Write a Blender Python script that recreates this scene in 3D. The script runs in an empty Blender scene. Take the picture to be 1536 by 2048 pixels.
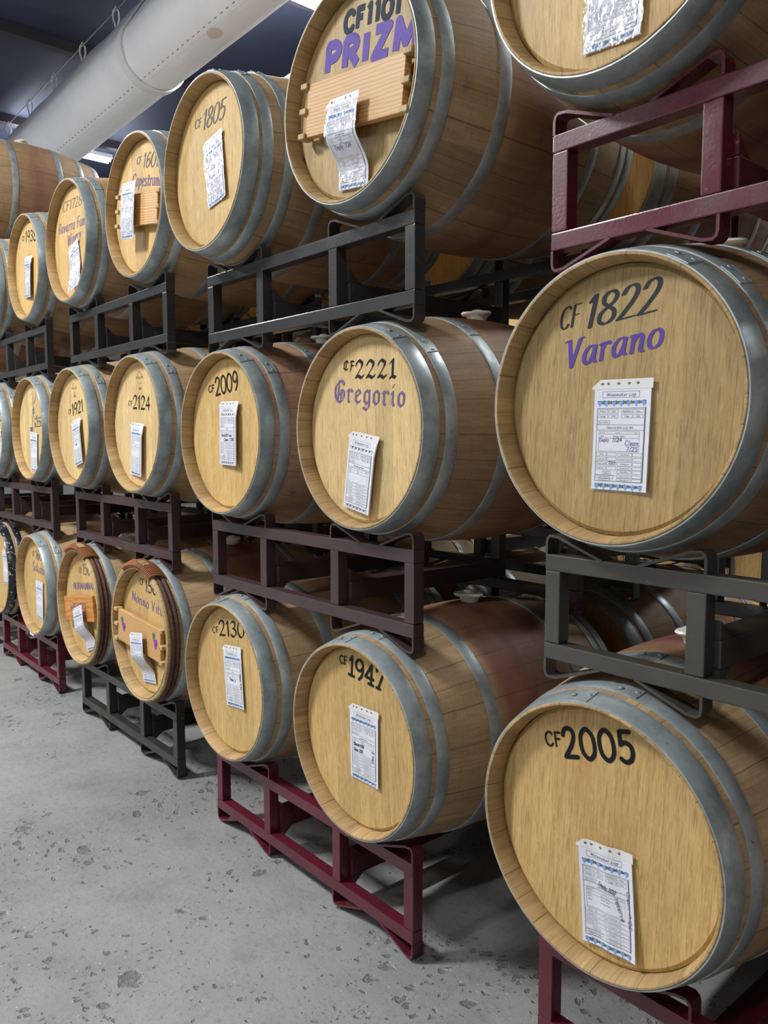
import bpy, bmesh, math, random
from mathutils import Vector, Matrix, noise

random.seed(7)
S = bpy.context.scene
COL = S.collection
PI = math.pi

# ------------------------------------------------------------------ camera
cd = bpy.data.cameras.new('camera')
cam = bpy.data.objects.new('camera', cd)
COL.objects.link(cam)
RT = Vector((0.649, 0.7608, -0.0007)); UP = Vector((-0.066, 0.0572, 0.9962)); FW = Vector((-0.7579, 0.6465, -0.0873))
cam.matrix_world = Matrix(((RT.x, UP.x, -FW.x, 0.0), (RT.y, UP.y, -FW.y, -1.335), (RT.z, UP.z, -FW.z, 1.48), (0, 0, 0, 1)))
cd.sensor_fit = 'VERTICAL'; cd.sensor_height = 36.0; cd.lens = 1576.6 * 36.0 / 2048.0
cd.clip_start = 0.05; cd.clip_end = 100
S.camera = cam

# ------------------------------------------------------------------ view, world, light levels
S.view_settings.view_transform = 'Standard'
S.view_settings.look = 'None'
S.view_settings.exposure = 0.12
S.view_settings.gamma = 1.0
S.view_settings.use_curve_mapping = False
W = bpy.data.worlds.new('world'); S.world = W; W.use_nodes = True
W.node_tree.nodes['Background'].inputs[0].default_value = (0.5, 0.6, 0.8, 1)
W.node_tree.nodes['Background'].inputs[1].default_value = 0.1
LAMP_POWER = 212.0            # every fluorescent fitting
LAMP_COLOR = (0.95, 0.98, 1.0)
LAMP_Z = 5.5
# rows of lamps: (what they hang over, y, [(x, share of LAMP_POWER)])
LAMP_ROWS = (('front aisle', -3.3, ((-9.6, 1.5), (-4.4, 2.35), (1.2, 0.42))),
             ('far front wall', -7.5, ((-8.0, 1.0), (-2.0, 0.7))),
             ('barrel stacks', 2.68, ((-11.5, 1.2), (-6.25, 1.2), (-0.7, 0.6), (4.5, 0.5))),
             ('rear wall', 6.2, ((-11.5, 0.6), (-6.1, 0.6), (-0.7, 0.6))))

# ------------------------------------------------------------------ tagging helpers
def tag(o, label=None, cat=None, group=None, kind=None):
    if label: o['label'] = label
    if cat: o['category'] = cat
    if group: o['group'] = group
    if kind: o['kind'] = kind
    return o

def empty(name, loc, rz=0.0, scale=(1, 1, 1)):
    o = bpy.data.objects.new(name, None); COL.objects.link(o)
    o.empty_display_size = 0.1
    o.location = loc; o.rotation_euler = (0, 0, rz); o.scale = scale
    return o

def mesh_from(bm, name, mats=(), smooth=False):
    me = bpy.data.meshes.new(name)
    bm.normal_update()
    for ed in bm.edges:
        if len(ed.link_faces) == 2 and ed.calc_face_angle(0.0) > 0.55: ed.smooth = False
    bm.to_mesh(me); bm.free()
    for m in mats: me.materials.append(m)
    if smooth:
        for p in me.polygons: p.use_smooth = True
    return me

def put(name, me, parent=None):
    o = bpy.data.objects.new(name, me); COL.objects.link(o)
    if parent is not None: o.parent = parent
    return o

# ------------------------------------------------------------------ geometry helpers
def add_box(bm, x0, x1, y0, y1, z0, z1, mi=0):
    v = [bm.verts.new(c) for c in ((x0, y0, z0), (x1, y0, z0), (x1, y1, z0), (x0, y1, z0), (x0, y0, z1), (x1, y0, z1), (x1, y1, z1), (x0, y1, z1))]
    fs = [bm.faces.new([v[i] for i in q]) for q in ((0, 3, 2, 1), (4, 5, 6, 7), (0, 1, 5, 4), (1, 2, 6, 5), (2, 3, 7, 6), (3, 0, 4, 7))]
    for f in fs: f.material_index = mi
    return v, fs

def bevel_all(bm, w, seg=2):
    bmesh.ops.bevel(bm, geom=list(bm.edges), offset=w, segments=seg, affect='EDGES', profile=0.6)

def box_mesh(name, dims, mat, bev=0.0, seg=2):
    bm = bmesh.new(); add_box(bm, *dims)
    if bev: bevel_all(bm, bev, seg)
    return mesh_from(bm, name, [mat])

def revolve(bm, prof, seg, mis=None, closed=False, cz=0.0):
    """prof: list of (y, r); axis along Y through x=0, z=cz."""
    rings = []
    for (y, r) in prof:
        rings.append([bm.verts.new((r * math.sin(2 * PI * k / seg), y, cz + r * math.cos(2 * PI * k / seg))) for k in range(seg)])
    n = len(prof)
    for i in range(n if closed else n - 1):
        a, b = rings[i], rings[(i + 1) % n]
        for k in range(seg):
            f = bm.faces.new((a[k], a[(k + 1) % seg], b[(k + 1) % seg], b[k]))
            if mis: f.material_index = mis[i]
            f.smooth = True
    return rings

def tube(bm, pts, r, seg=8):
    pts = [Vector(p) for p in pts]
    rings = []
    for i, p in enumerate(pts):
        t = (pts[min(i + 1, len(pts) - 1)] - pts[max(i - 1, 0)]).normalized()
        a = t.orthogonal().normalized() if i == 0 else (prev - t * prev.dot(t)).normalized()
        prev = a
        b = t.cross(a)
        rings.append([bm.verts.new(p + r * (math.cos(2 * PI * k / seg) * a + math.sin(2 * PI * k / seg) * b)) for k in range(seg)])
    for a, b in zip(rings[:-1], rings[1:]):
        for k in range(seg):
            bm.faces.new((a[k], a[(k + 1) % seg], b[(k + 1) % seg], b[k])).smooth = True
    bm.faces.new(list(reversed(rings[0]))); bm.faces.new(rings[-1])

# ------------------------------------------------------------------ node helpers
class NT:
    def __init__(self, name):
        self.m = bpy.data.materials.new(name); self.m.use_nodes = True
        self.t = self.m.node_tree; self.b = self.t.nodes['Principled BSDF']
    def n(self, typ, ins=None, **props):
        nd = self.t.nodes.new(typ)
        for k, v in props.items(): setattr(nd, k, v)
        for k, v in (ins or {}).items():
            if hasattr(v, 'default_value') or isinstance(v, bpy.types.NodeSocket): self.t.links.new(v, nd.inputs[k])
            else: nd.inputs[k].default_value = v
        return nd
    def math(self, op, a, b=None, c=None, clamp=False):
        ins = {0: a}
        if b is not None: ins[1] = b
        if c is not None: ins[2] = c
        return self.n('ShaderNodeMath', ins, operation=op, use_clamp=clamp).outputs[0]
    def vec(self, x, y, z):
        return self.n('ShaderNodeCombineXYZ', {0: x, 1: y, 2: z}).outputs[0]
    def noise(self, v, scale=1.0, detail=3.0, rough=0.55):
        return self.n('ShaderNodeTexNoise', {'Vector': v, 'Scale': scale, 'Detail': detail, 'Roughness': rough}).outputs['Fac']
    def white(self, v):
        return self.n('ShaderNodeTexWhiteNoise', {'Vector': v}, noise_dimensions='3D').outputs['Value']
    def mr(self, v, a, b, c=0.0, d=1.0, smooth=True):
        return self.n('ShaderNodeMapRange', {0: v, 1: a, 2: b, 3: c, 4: d}, interpolation_type='SMOOTHSTEP' if smooth else 'LINEAR').outputs[0]
    def mix(self, f, a, b, mode='MIX'):
        nd = self.t.nodes.new('ShaderNodeMix'); nd.data_type = 'RGBA'; nd.blend_type = mode
        for s, v in ((nd.inputs[0], f), (nd.inputs[6], a), (nd.inputs[7], b)):
            if isinstance(v, bpy.types.NodeSocket): self.t.links.new(v, s)
            else: s.default_value = (*v, 1) if isinstance(v, (tuple, list)) and len(v) == 3 else v
        return nd.outputs[2]
    def obj(self):
        return self.n('ShaderNodeTexCoord').outputs['Object']
    def rnd(self):
        return self.n('ShaderNodeObjectInfo').outputs['Random']
    def sep(self, v):
        o = self.n('ShaderNodeSeparateXYZ', {0: v}).outputs; return o[0], o[1], o[2]
    def set(self, k, v):
        if isinstance(v, bpy.types.NodeSocket): self.t.links.new(v, self.b.inputs[k])
        else: self.b.inputs[k].default_value = (*v, 1) if isinstance(v, tuple) and len(v) == 3 and len(self.b.inputs[k].default_value) == 4 else v
    def bump(self, h, strength=0.3, dist=0.01):
        nd = self.n('ShaderNodeBump', {'Strength': strength, 'Distance': dist, 'Height': h})
        self.t.links.new(nd.outputs[0], self.b.inputs['Normal'])

def flat(name, col, rough=0.6, metal=0.0, spec=0.5):
    t = NT(name); t.set('Base Color', col); t.set('Roughness', rough); t.set('Metallic', metal); t.set('Specular IOR Level', spec)
    return t.m

def oak_head(name, c_light, c_mid, c_dark, board=0.088, jnt=0.5):
    t = NT(name); o = t.obj(); r = t.rnd()
    ang = t.math('MULTIPLY', t.math('SUBTRACT', r, 0.5), 0.16)
    rot = t.n('ShaderNodeVectorRotate', {'Vector': o, 'Center': (0, 0, 0.35), 'Angle': ang}, rotation_type='Y_AXIS').outputs[0]
    x, y, z = t.sep(rot)
    bx = t.math('ADD', t.math('DIVIDE', x, board), t.math('MULTIPLY', r, 7.3))
    wob = t.math('MULTIPLY', t.math('SUBTRACT', t.noise(t.vec(0.0, t.math('MULTIPLY', r, 40.0), t.math('MULTIPLY', z, 2.0)), 1.0, 1.0), 0.5), 0.1)
    bxw = t.math('ADD', bx, wob)
    idx = t.math('FLOOR', bx)
    fr = t.math('FRACT', bx)
    w = t.white(t.vec(idx, t.math('MULTIPLY', r, 91.0), 3.0))
    seed = t.math('ADD', t.math('MULTIPLY', idx, 3.7), t.math('MULTIPLY', r, 53.0))
    g1 = t.noise(t.vec(t.math('MULTIPLY', x, 55.0), seed, t.math('MULTIPLY', z, 5.0)), 1.0, 6.0, 0.65)
    g2 = t.noise(t.vec(t.math('MULTIPLY', x, 260.0), seed, t.math('MULTIPLY', z, 18.0)), 1.0, 3.0, 0.6)
    fig = t.noise(t.vec(t.math('MULTIPLY', x, 40.0), seed, t.math('MULTIPLY', z, 34.0)), 1.0, 4.0, 0.7)
    col = t.mix(t.mr(g1, 0.3, 0.72), c_light, c_mid)
    col = t.mix(t.math('MULTIPLY', t.mr(g2, 0.46, 0.68), 0.6), col, c_dark)
    g3 = t.noise(t.vec(t.math('MULTIPLY', x, 330.0), seed, t.math('MULTIPLY', z, 42.0)), 1.0, 2.0, 0.6)
    col = t.mix(t.math('MULTIPLY', t.mr(g3, 0.54, 0.70), 0.32), col, tuple(min(1, c * 1.35) for c in c_light))
    col = t.mix(t.math('MULTIPLY', t.mr(fig, 0.57, 0.70), 0.22), col, tuple(min(1, c * 1.35) for c in c_light))
    tint = t.mr(w, 0.0, 1.0, 0.88, 1.1, False)
    col = t.mix(1.0, col, t.n('ShaderNodeCombineColor', {0: tint, 1: tint, 2: tint}).outputs[0], 'MULTIPLY')
    blot = t.noise(t.vec(t.math('MULTIPLY', x, 6.0), seed, t.math('MULTIPLY', z, 3.0)), 1.0, 3.0)
    col = t.mix(t.math('MULTIPLY', t.mr(blot, 0.54, 0.74), 0.4), col, (0.40, 0.20, 0.07))
    joint = t.math('LESS_THAN', t.math('ABSOLUTE', t.math('SUBTRACT', fr, 0.5)), 0.008)
    col = t.mix(t.math('MULTIPLY', joint, jnt), col, (0.12, 0.065, 0.022))
    t.set('Base Color', col); t.set('Roughness', 0.55); t.set('Specular IOR Level', 0.35)
    t.bump(t.math('SUBTRACT', g2, t.math('MULTIPLY', joint, 1.0)), 0.12, 0.003)
    return t.m

def oak_stave(name, c_a, c_b, c_grain, staves=27.0, chime=False):
    t = NT(name); o = t.obj(); r = t.rnd(); x, y, z = t.sep(o)
    th = t.math('ARCTAN2', x, t.math('SUBTRACT', z, 0.35))
    u = t.math('ADD', t.math('MULTIPLY', th, staves / (2 * PI)), t.math('MULTIPLY', r, 9.0))
    jit = t.math('MULTIPLY', t.math('SINE', t.math('MULTIPLY', u, 2.3)), 0.18)
    u = t.math('ADD', u, jit)
    idx = t.math('FLOOR', u); fr = t.math('FRACT', u)
    seed = t.math('MULTIPLY', r, 77.0)
    w = t.white(t.vec(idx, seed, 1.0))
    rr = t.math('SQRT', t.math('ADD', t.math('MULTIPLY', x, x), t.math('POWER', t.math('SUBTRACT', z, 0.35), 2.0)))
    g1 = t.noise(t.vec(t.math('MULTIPLY', u, 5.0), t.math('ADD', t.math('MULTIPLY', y, 6.0), seed), idx), 1.0, 5.0, 0.65)
    g2 = t.noise(t.vec(t.math('MULTIPLY', u, 26.0), t.math('ADD', t.math('MULTIPLY', y, 16.0), seed), idx), 1.0, 3.0)
    saw = t.noise(t.vec(t.math('MULTIPLY', u, 1.2), t.math('ADD', t.math('MULTIPLY', y, 170.0), seed), idx), 1.0, 2.0)
    col = t.mix(t.mr(g1, 0.32, 0.7), c_a, c_b)
    col = t.mix(t.math('MULTIPLY', t.mr(g2, 0.48, 0.75), 0.5), col, c_grain)
    if not chime:
        col = t.mix(t.math('MULTIPLY', t.mr(saw, 0.5, 0.72), 0.3), col, c_grain)
    tint = t.mr(w, 0.0, 1.0, 0.78, 1.12, False)
    col = t.mix(1.0, col, t.n('ShaderNodeCombineColor', {0: tint, 1: tint, 2: tint}).outputs[0], 'MULTIPLY')
    if not chime:
        st = t.n('ShaderNodeAttribute', attribute_type='OBJECT', attribute_name='stain').outputs['Fac']
        band = t.math('MULTIPLY', t.mr(y, 0.27, 0.34), t.mr(y, 0.60, 0.67, 1.0, 0.0))
        nz = t.noise(t.vec(t.math('MULTIPLY', x, 3.0), t.math('ADD', t.math('MULTIPLY', y, 6.0), seed), t.math('MULTIPLY', z, 2.0)), 1.0, 4.0)
        core = t.math('MULTIPLY', t.mr(t.math('ABSOLUTE', t.math('SUBTRACT', y, 0.46)), 0.0, 0.09, 1.0, 0.0), t.mr(nz, 0.35, 0.6))
        col = t.mix(t.math('MULTIPLY', t.math('MULTIPLY', band, st), t.mr(nz, 0.25, 0.6, 0.5, 0.95)), col, (0.20, 0.075, 0.05))
        col = t.mix(t.math('MULTIPLY', t.math('MULTIPLY', core, st), 0.75), col, (0.14, 0.03, 0.045))
        blot = t.noise(t.vec(t.math('MULTIPLY', x, 8.0), t.math('ADD', t.math('MULTIPLY', y, 9.0), seed), t.math('MULTIPLY', z, 8.0)), 1.0, 5.0)
        col = t.mix(t.math('MULTIPLY', t.mr(blot, 0.62, 0.74), 0.55), col, (0.07, 0.045, 0.03))
    joint = t.math('LESS_THAN', t.math('ABSOLUTE', t.math('SUBTRACT', fr, 0.5)), 0.016)
    col = t.mix(t.math('MULTIPLY', joint, 0.6), col, (0.09, 0.05, 0.02))
    t.set('Base Color', col); t.set('Roughness', 0.6); t.set('Specular IOR Level', 0.3)
    t.bump(t.math('SUBTRACT', g2, joint), 0.15, 0.003)
    return t.m

def galv(name, base, dark, metal=0.5):
    t = NT(name); o = t.obj(); r = t.rnd()
    x, y, z = t.sep(o)
    off = t.math('MULTIPLY', r, 31.0)
    v = t.vec(t.math('ADD', x, off), y, z)
    sp = t.n('ShaderNodeTexVoronoi', {'Vector': v, 'Scale': 75.0}).outputs['Color']
    spv = t.n('ShaderNodeSeparateColor', {0: sp}).outputs[0]
    n1 = t.noise(v, 9.0, 5.0, 0.65); n2 = t.noise(v, 38.0, 4.0, 0.7)
    col = t.mix(t.math('MULTIPLY', spv, 0.5), base, tuple(c * 0.72 for c in base))
    col = t.mix(t.math('MULTIPLY', t.mr(n1, 0.38, 0.66), 0.75), col, dark)
    col = t.mix(t.math('MULTIPLY', t.mr(n2, 0.66, 0.74), 0.6), col, (0.05, 0.05, 0.045))
    t.set('Base Color', col); t.set('Metallic', metal)
    t.set('Roughness', t.mr(n1, 0.3, 0.7, 0.34, 0.52))
    t.bump(n2, 0.06, 0.002)
    return t.m

def paint(name, col, worn, rough=0.36, wear=0.66):
    t = NT(name); o = t.obj(); r = t.rnd(); x, y, z = t.sep(o)
    v = t.vec(t.math('ADD', x, t.math('MULTIPLY', r, 17.0)), y, z)
    n1 = t.noise(v, 6.0, 5.0, 0.6); n2 = t.noise(v, 45.0, 4.0, 0.65); n3 = t.noise(v, 90.0, 2.0)
    c = t.mix(t.mr(n1, 0.35, 0.7), col, tuple(k * 0.72 for k in col))
    c = t.mix(t.math('MULTIPLY', t.mr(n2, wear, wear + 0.06), 0.7), c, worn)
    t.set('Base Color', c); t.set('Roughness', t.mr(n1, 0.3, 0.7, rough * 0.8, rough * 1.35)); t.set('Specular IOR Level', 0.6)
    t.bump(t.noise(v, 130.0, 2.0), 0.10, 0.003)
    return t.m

M = {}
M['head_gold'] = oak_head('oak_head_golden', (0.56, 0.375, 0.150), (0.46, 0.295, 0.108), (0.28, 0.165, 0.055), 0.105, 0.25)
M['head_pale'] = oak_head('oak_head_pale', (0.63, 0.46, 0.225), (0.54, 0.375, 0.165), (0.34, 0.22, 0.09), 0.072)
M['head_old'] = oak_head('oak_head_aged', (0.41, 0.285, 0.120), (0.33, 0.22, 0.088), (0.19, 0.12, 0.048), 0.066)
M['stave'] = oak_stave('oak_staves_weathered', (0.42, 0.285, 0.155), (0.34, 0.22, 0.115), (0.20, 0.122, 0.062))
M['stave_grey'] = oak_stave('oak_staves_brown', (0.36, 0.23, 0.125), (0.275, 0.168, 0.09), (0.16, 0.098, 0.054))
M['stave_pink'] = oak_stave('oak_staves_pinkish', (0.44, 0.265, 0.165), (0.37, 0.205, 0.125), (0.23, 0.12, 0.075))
M['chime'] = oak_stave('oak_chime', (0.47, 0.315, 0.145), (0.36, 0.225, 0.095), (0.23, 0.13, 0.052), 26.0, True)  # aged brown oak, with shade of the recess also darkened into the colour
M['hoop'] = galv('galvanized_hoop_steel', (0.42, 0.475, 0.485), (0.20, 0.23, 0.235))
M['hoop_black'] = paint('black_painted_hoop', (0.012, 0.013, 0.018), (0.60, 0.60, 0.56), 0.25, 0.58)
M['red'] = paint('dark_red_rack_paint', (0.098, 0.0095, 0.020), (0.30, 0.12, 0.12), 0.28)
M['dark'] = paint('charcoal_rack_paint', (0.046, 0.045, 0.046), (0.20, 0.195, 0.19), 0.22)
M['grey'] = paint('warm_charcoal_rack_paint', (0.052, 0.046, 0.039), (0.16, 0.13, 0.11), 0.34)
M['olive'] = paint('olive_grey_rack_paint', (0.028, 0.026, 0.021), (0.11, 0.10, 0.08), 0.38)
M['maroon'] = paint('faded_maroon_rack_paint', (0.050, 0.026, 0.027), (0.15, 0.12, 0.10), 0.40)
M['black'] = flat('black_lettering_paint', (0.008, 0.008, 0.009), 0.6, 0.0, 0.2)
M['ink'] = flat('printed_black_ink', (0.03, 0.03, 0.035), 0.6)
M['grey_letter'] = flat('faded_grey_lettering', (0.13, 0.115, 0.105), 0.65, 0.0, 0.2)
M['slate'] = flat('slate_blue_black_lettering', (0.022, 0.026, 0.036), 0.6, 0.0, 0.2)
M['purple'] = flat('purple_lettering_paint', (0.095, 0.052, 0.29), 0.6, 0.0, 0.2)
M['violet'] = flat('muted_violet_lettering', (0.15, 0.105, 0.24), 0.65, 0.0, 0.2)
M['burnt'] = flat('branded_brown_mark', (0.20, 0.11, 0.055), 0.7)
M['stencil_blue'] = flat('blue_black_stencil_paint', (0.014, 0.022, 0.038), 0.65, 0.0, 0.15)
M['pen_blue'] = flat('blue_violet_pen_ink', (0.11, 0.09, 0.32), 0.6)
M['paper'] = flat('white_form_paper', (0.68, 0.68, 0.74), 0.6)
M['strip'] = flat('white_plastic_strip', (0.66, 0.66, 0.65), 0.35)
M['vine'] = flat('printed_vine_green', (0.02, 0.07, 0.055), 0.6)
M['grape'] = flat('printed_grape_blue', (0.13, 0.30, 0.72), 0.6)
M['bw_vine'] = flat('printed_border_black', (0.05, 0.05, 0.08), 0.6)
M['grape_purple'] = flat('painted_grape_purple', (0.22, 0.06, 0.30), 0.5)
M['leaf_green'] = flat('painted_leaf_green', (0.02, 0.15, 0.07), 0.5)
M['steel'] = flat('bare_steel', (0.35, 0.36, 0.38), 0.4, 0.8)
M['bare_white'] = flat('white_enamel', (0.75, 0.76, 0.78), 0.4)
M['cord'] = flat('white_cord', (0.75, 0.75, 0.76), 0.7)
M['willow'] = oak_stave('willow_hoop_bark', (0.13, 0.06, 0.04), (0.075, 0.04, 0.03), (0.04, 0.02, 0.016), 9.0, True)
M['wicker'] = oak_stave('wicker_binding', (0.34, 0.13, 0.045), (0.26, 0.09, 0.035), (0.12, 0.04, 0.02), 60.0, True)
M['peeled'] = oak_stave('peeled_willow', (0.50, 0.36, 0.17), (0.42, 0.28, 0.12), (0.22, 0.12, 0.05), 30.0, True)

def make_bung_mat():
    t = NT('milky_silicone'); t.set('Base Color', (0.85, 0.86, 0.76)); t.set('Roughness', 0.35)
    t.set('Subsurface Weight', 0.3); t.set('Subsurface Radius', (0.02, 0.02, 0.015)); t.set('Subsurface Scale', 0.5)
    return t.m
M['bung'] = make_bung_mat()

def make_pine():
    t = NT('pine_board'); o = t.obj(); r = t.rnd(); x, y, z = t.sep(o)
    seed = t.math('MULTIPLY', r, 29.0)
    w = t.noise(t.vec(t.math('MULTIPLY', x, 2.2), seed, t.math('MULTIPLY', z, 9.0)), 1.0, 2.0)
    rings = t.math('SINE', t.math('ADD', t.math('MULTIPLY', z, 640.0), t.math('MULTIPLY', w, 20.0)))
    g = t.noise(t.vec(t.math('MULTIPLY', x, 14.0), seed, t.math('MULTIPLY', z, 260.0)), 1.0, 3.0)
    c = t.mix(t.mr(rings, -0.2, 0.9), (0.55, 0.325, 0.125), (0.44, 0.225, 0.075))
    c = t.mix(t.math('MULTIPLY', t.mr(g, 0.5, 0.75), 0.4), c, (0.40, 0.20, 0.07))
    t.set('Base Color', c); t.set('Roughness', 0.5); t.bump(g, 0.08, 0.002)
    return t.m
M['pine'] = make_pine()
def make_orange():
    t = NT('orange_stained_board'); o = t.obj(); x, y, z = t.sep(o)
    w = t.noise(t.vec(t.math('MULTIPLY', x, 3.0), 0.3, t.math('MULTIPLY', z, 14.0)), 1.0, 2.0)
    rings = t.math('SINE', t.math('ADD', t.math('MULTIPLY', z, 240.0), t.math('MULTIPLY', w, 30.0)))
    t.set('Base Color', t.mix(t.mr(rings, -0.4, 1.0), (0.52, 0.22, 0.045), (0.40, 0.15, 0.03))); t.set('Roughness', 0.5)
    return t.m
M['orange'] = make_orange()

def make_sleeve(name, base, crinkle):
    t = NT(name)
    nt = t.t
    out = nt.nodes['Material Output']
    gl = t.n('ShaderNodeBsdfGlossy', {'Color': (1, 1, 1, 1), 'Roughness': 0.16})
    tr = t.n('ShaderNodeBsdfTransparent', {'Color': (1, 1, 1, 1)})
    df = t.n('ShaderNodeBsdfDiffuse', {'Color': (0.9, 0.9, 0.95, 1)})
    lw = t.n('ShaderNodeLayerWeight', {'Blend': 0.4}).outputs['Facing']
    fz = t.math('ADD', t.math('MULTIPLY', t.math('POWER', lw, 3.0), 0.25), base)
    if crinkle:
        o = t.obj(); x, y, z = t.sep(o)
        wv = t.noise(t.vec(t.math('MULTIPLY', x, 26.0), t.math('MULTIPLY', t.rnd(), 50.0), t.math('MULTIPLY', z, 15.0)), 1.0, 2.0, 0.5)
        ridge = t.math('POWER', t.math('SUBTRACT', 1.0, t.math('MULTIPLY', t.math('ABSOLUTE', t.math('SUBTRACT', wv, 0.5)), 9.0), clamp=True), 2.0)
        bp = t.n('ShaderNodeBump', {'Strength': 0.4, 'Distance': 0.004, 'Height': ridge}).outputs[0]
        nt.links.new(bp, gl.inputs['Normal'])
        fz = t.math('ADD', fz, t.math('MULTIPLY', ridge, 0.16))
    m1 = t.n('ShaderNodeMixShader', {0: 0.05, 1: tr.outputs[0], 2: df.outputs[0]})
    m2 = t.n('ShaderNodeMixShader', {0: fz, 1: m1.outputs[0], 2: gl.outputs[0]})
    nt.links.new(m2.outputs[0], out.inputs[0])
    return t.m
M['sleeve'] = make_sleeve('clear_plastic_sleeve', 0.035, False)
M['crinkled'] = make_sleeve('crinkled_plastic_sleeve', 0.06, True)

def make_duct():
    t = NT('white_duct_fabric'); o = t.obj(); x, y, z = t.sep(o)
    n1 = t.noise(o, 1.3, 3.0); n2 = t.noise(o, 5.0, 3.0)
    c = t.mix(t.mr(n1, 0.35, 0.7), (0.90, 0.91, 0.94), (0.82, 0.83, 0.87))
    th = t.math('ARCTAN2', y, z)
    line = t.math('LESS_THAN', t.math('ABSOLUTE', t.math('SUBTRACT', th, -2.80)), 0.006)
    du = t.math('SUBTRACT', t.math('FRACT', t.math('MULTIPLY', x, 11.0)), 0.5)
    dv = t.math('MULTIPLY', t.math('SUBTRACT', th, -2.66), 3.4)
    rad = t.math('SQRT', t.math('ADD', t.math('MULTIPLY', du, du), t.math('POWER', t.math('MULTIPLY', dv, 1.0), 2.0)))
    dots = t.math('LESS_THAN', t.math('MAXIMUM', t.math('ABSOLUTE', du), t.math('MULTIPLY', t.math('ABSOLUTE', dv), 4.0)), 0.2)
    c = t.mix(t.math('MULTIPLY', dots, 0.75), c, (0.12, 0.13, 0.16))
    c = t.mix(t.math('MULTIPLY', line, 0.25), c, (0.3, 0.3, 0.32))
    sx = t.math('DIVIDE', t.math('SUBTRACT', x, -5.75), 0.10); sy = t.math('DIVIDE', t.math('SUBTRACT', th, -2.95), 0.22)
    sd = t.math('ADD', t.math('MULTIPLY', sx, sx), t.math('MULTIPLY', sy, sy))
    c = t.mix(t.math('MULTIPLY', t.mr(t.math('ADD', sd, t.math('MULTIPLY', n2, 0.9)), 0.9, 1.3, 1.0, 0.0), 0.6), c, (0.55, 0.42, 0.25))
    t.set('Base Color', c); t.set('Roughness', 0.45); t.set('Specular IOR Level', 0.4)
    t.bump(n2, 0.25, 0.05)
    return t.m
M['duct'] = make_duct()

def make_floor():
    t = NT('worn_concrete'); o = t.obj()
    n1 = t.noise(o, 0.8, 5.0, 0.6); n2 = t.noise(o, 3.6, 6.0, 0.68); n3 = t.noise(o, 46.0, 4.0, 0.7); n4 = t.noise(o, 170.0, 2.0)
    c = t.mix(t.mr(n1, 0.3, 0.7), (0.310, 0.308, 0.294), (0.205, 0.208, 0.208))
    c = t.mix(t.math('MULTIPLY', t.mr(t.noise(o, 0.45, 3.0), 0.45, 0.65), 0.35), c, (0.255, 0.24, 0.205))
    c = t.mix(t.math('MULTIPLY', t.mr(n2, 0.46, 0.72), 0.6), c, (0.145, 0.148, 0.150))
    c = t.mix(t.math('MULTIPLY', t.mr(n2, 0.46, 0.32), 0.35), c, (0.33, 0.33, 0.315))
    c = t.mix(t.math('MULTIPLY', t.mr(n3, 0.52, 0.70), 0.5), c, (0.125, 0.125, 0.125))
    c = t.mix(t.math('MULTIPLY', t.mr(n4, 0.60, 0.68), 0.4), c, (0.37, 0.37, 0.355))
    # worn pits in patches
    nc = t.n('ShaderNodeTexNoise', {'Vector': o, 'Scale': 24.0, 'Detail': 4.0}).outputs['Color']
    sc = t.n('ShaderNodeVectorMath', {0: nc}, operation='SCALE'); sc.inputs['Scale'].default_value = 0.05
    ov = t.n('ShaderNodeVectorMath', {0: o, 1: sc.outputs[0]}, operation='ADD').outputs[0]
    patch = t.mr(t.noise(o, 1.6, 4.0), 0.42, 0.60)
    pits = None
    for sc_, lo, big in ((9.0, 0.50, 0.36), (16.0, 0.42, 0.40), (26.0, 0.36, 0.42), (48.0, 0.35, 0.42)):
        vo = t.n('ShaderNodeTexVoronoi', {'Vector': ov, 'Scale': sc_, 'Randomness': 1.0})
        rv = t.n('ShaderNodeSeparateColor', {0: vo.outputs['Color']}).outputs[0]
        rad = t.math('MULTIPLY', t.mr(rv, lo, 1.0, 0.0, big, False), t.math('ADD', t.math('MULTIPLY', patch, 0.9), 0.18))
        p_ = t.mr(t.math('SUBTRACT', vo.outputs['Distance'], rad), -0.09, 0.015, 1.0, 0.0)
        pits = p_ if pits is None else t.math('MAXIMUM', pits, p_)
    pit = t.math('MULTIPLY', pits, t.mr(n3, 0.32, 0.58, 0.35, 1.0))
    c = t.mix(t.math('MULTIPLY', pit, 0.62), c, (0.085, 0.077, 0.067))
    vo2 = t.n('ShaderNodeTexVoronoi', {'Vector': o, 'Scale': 95.0})
    rv2 = t.n('ShaderNodeSeparateColor', {0: vo2.outputs['Color']}).outputs[0]
    speck = t.math('MULTIPLY', t.math('LESS_THAN', vo2.outputs['Distance'], 0.22), t.math('GREATER_THAN', rv2, 0.88))
    c = t.mix(t.math('MULTIPLY', speck, t.mr(patch, 0.0, 1.0, 0.15, 0.75)), c, t.mix(t.math('GREATER_THAN', rv2, 0.95), (0.08, 0.08, 0.085), (0.6, 0.6, 0.57)))
    t.set('Base Color', c); t.set('Roughness', t.mr(n2, 0.3, 0.7, 0.42, 0.62)); t.set('Specular IOR Level', 0.45)
    h = t.math('SUBTRACT', t.math('MULTIPLY', n3, 0.35), t.math('MULTIPLY', pit, 1.2))
    t.bump(h, 0.55, 0.012)
    return t.m
M['floor'] = make_floor()

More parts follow.
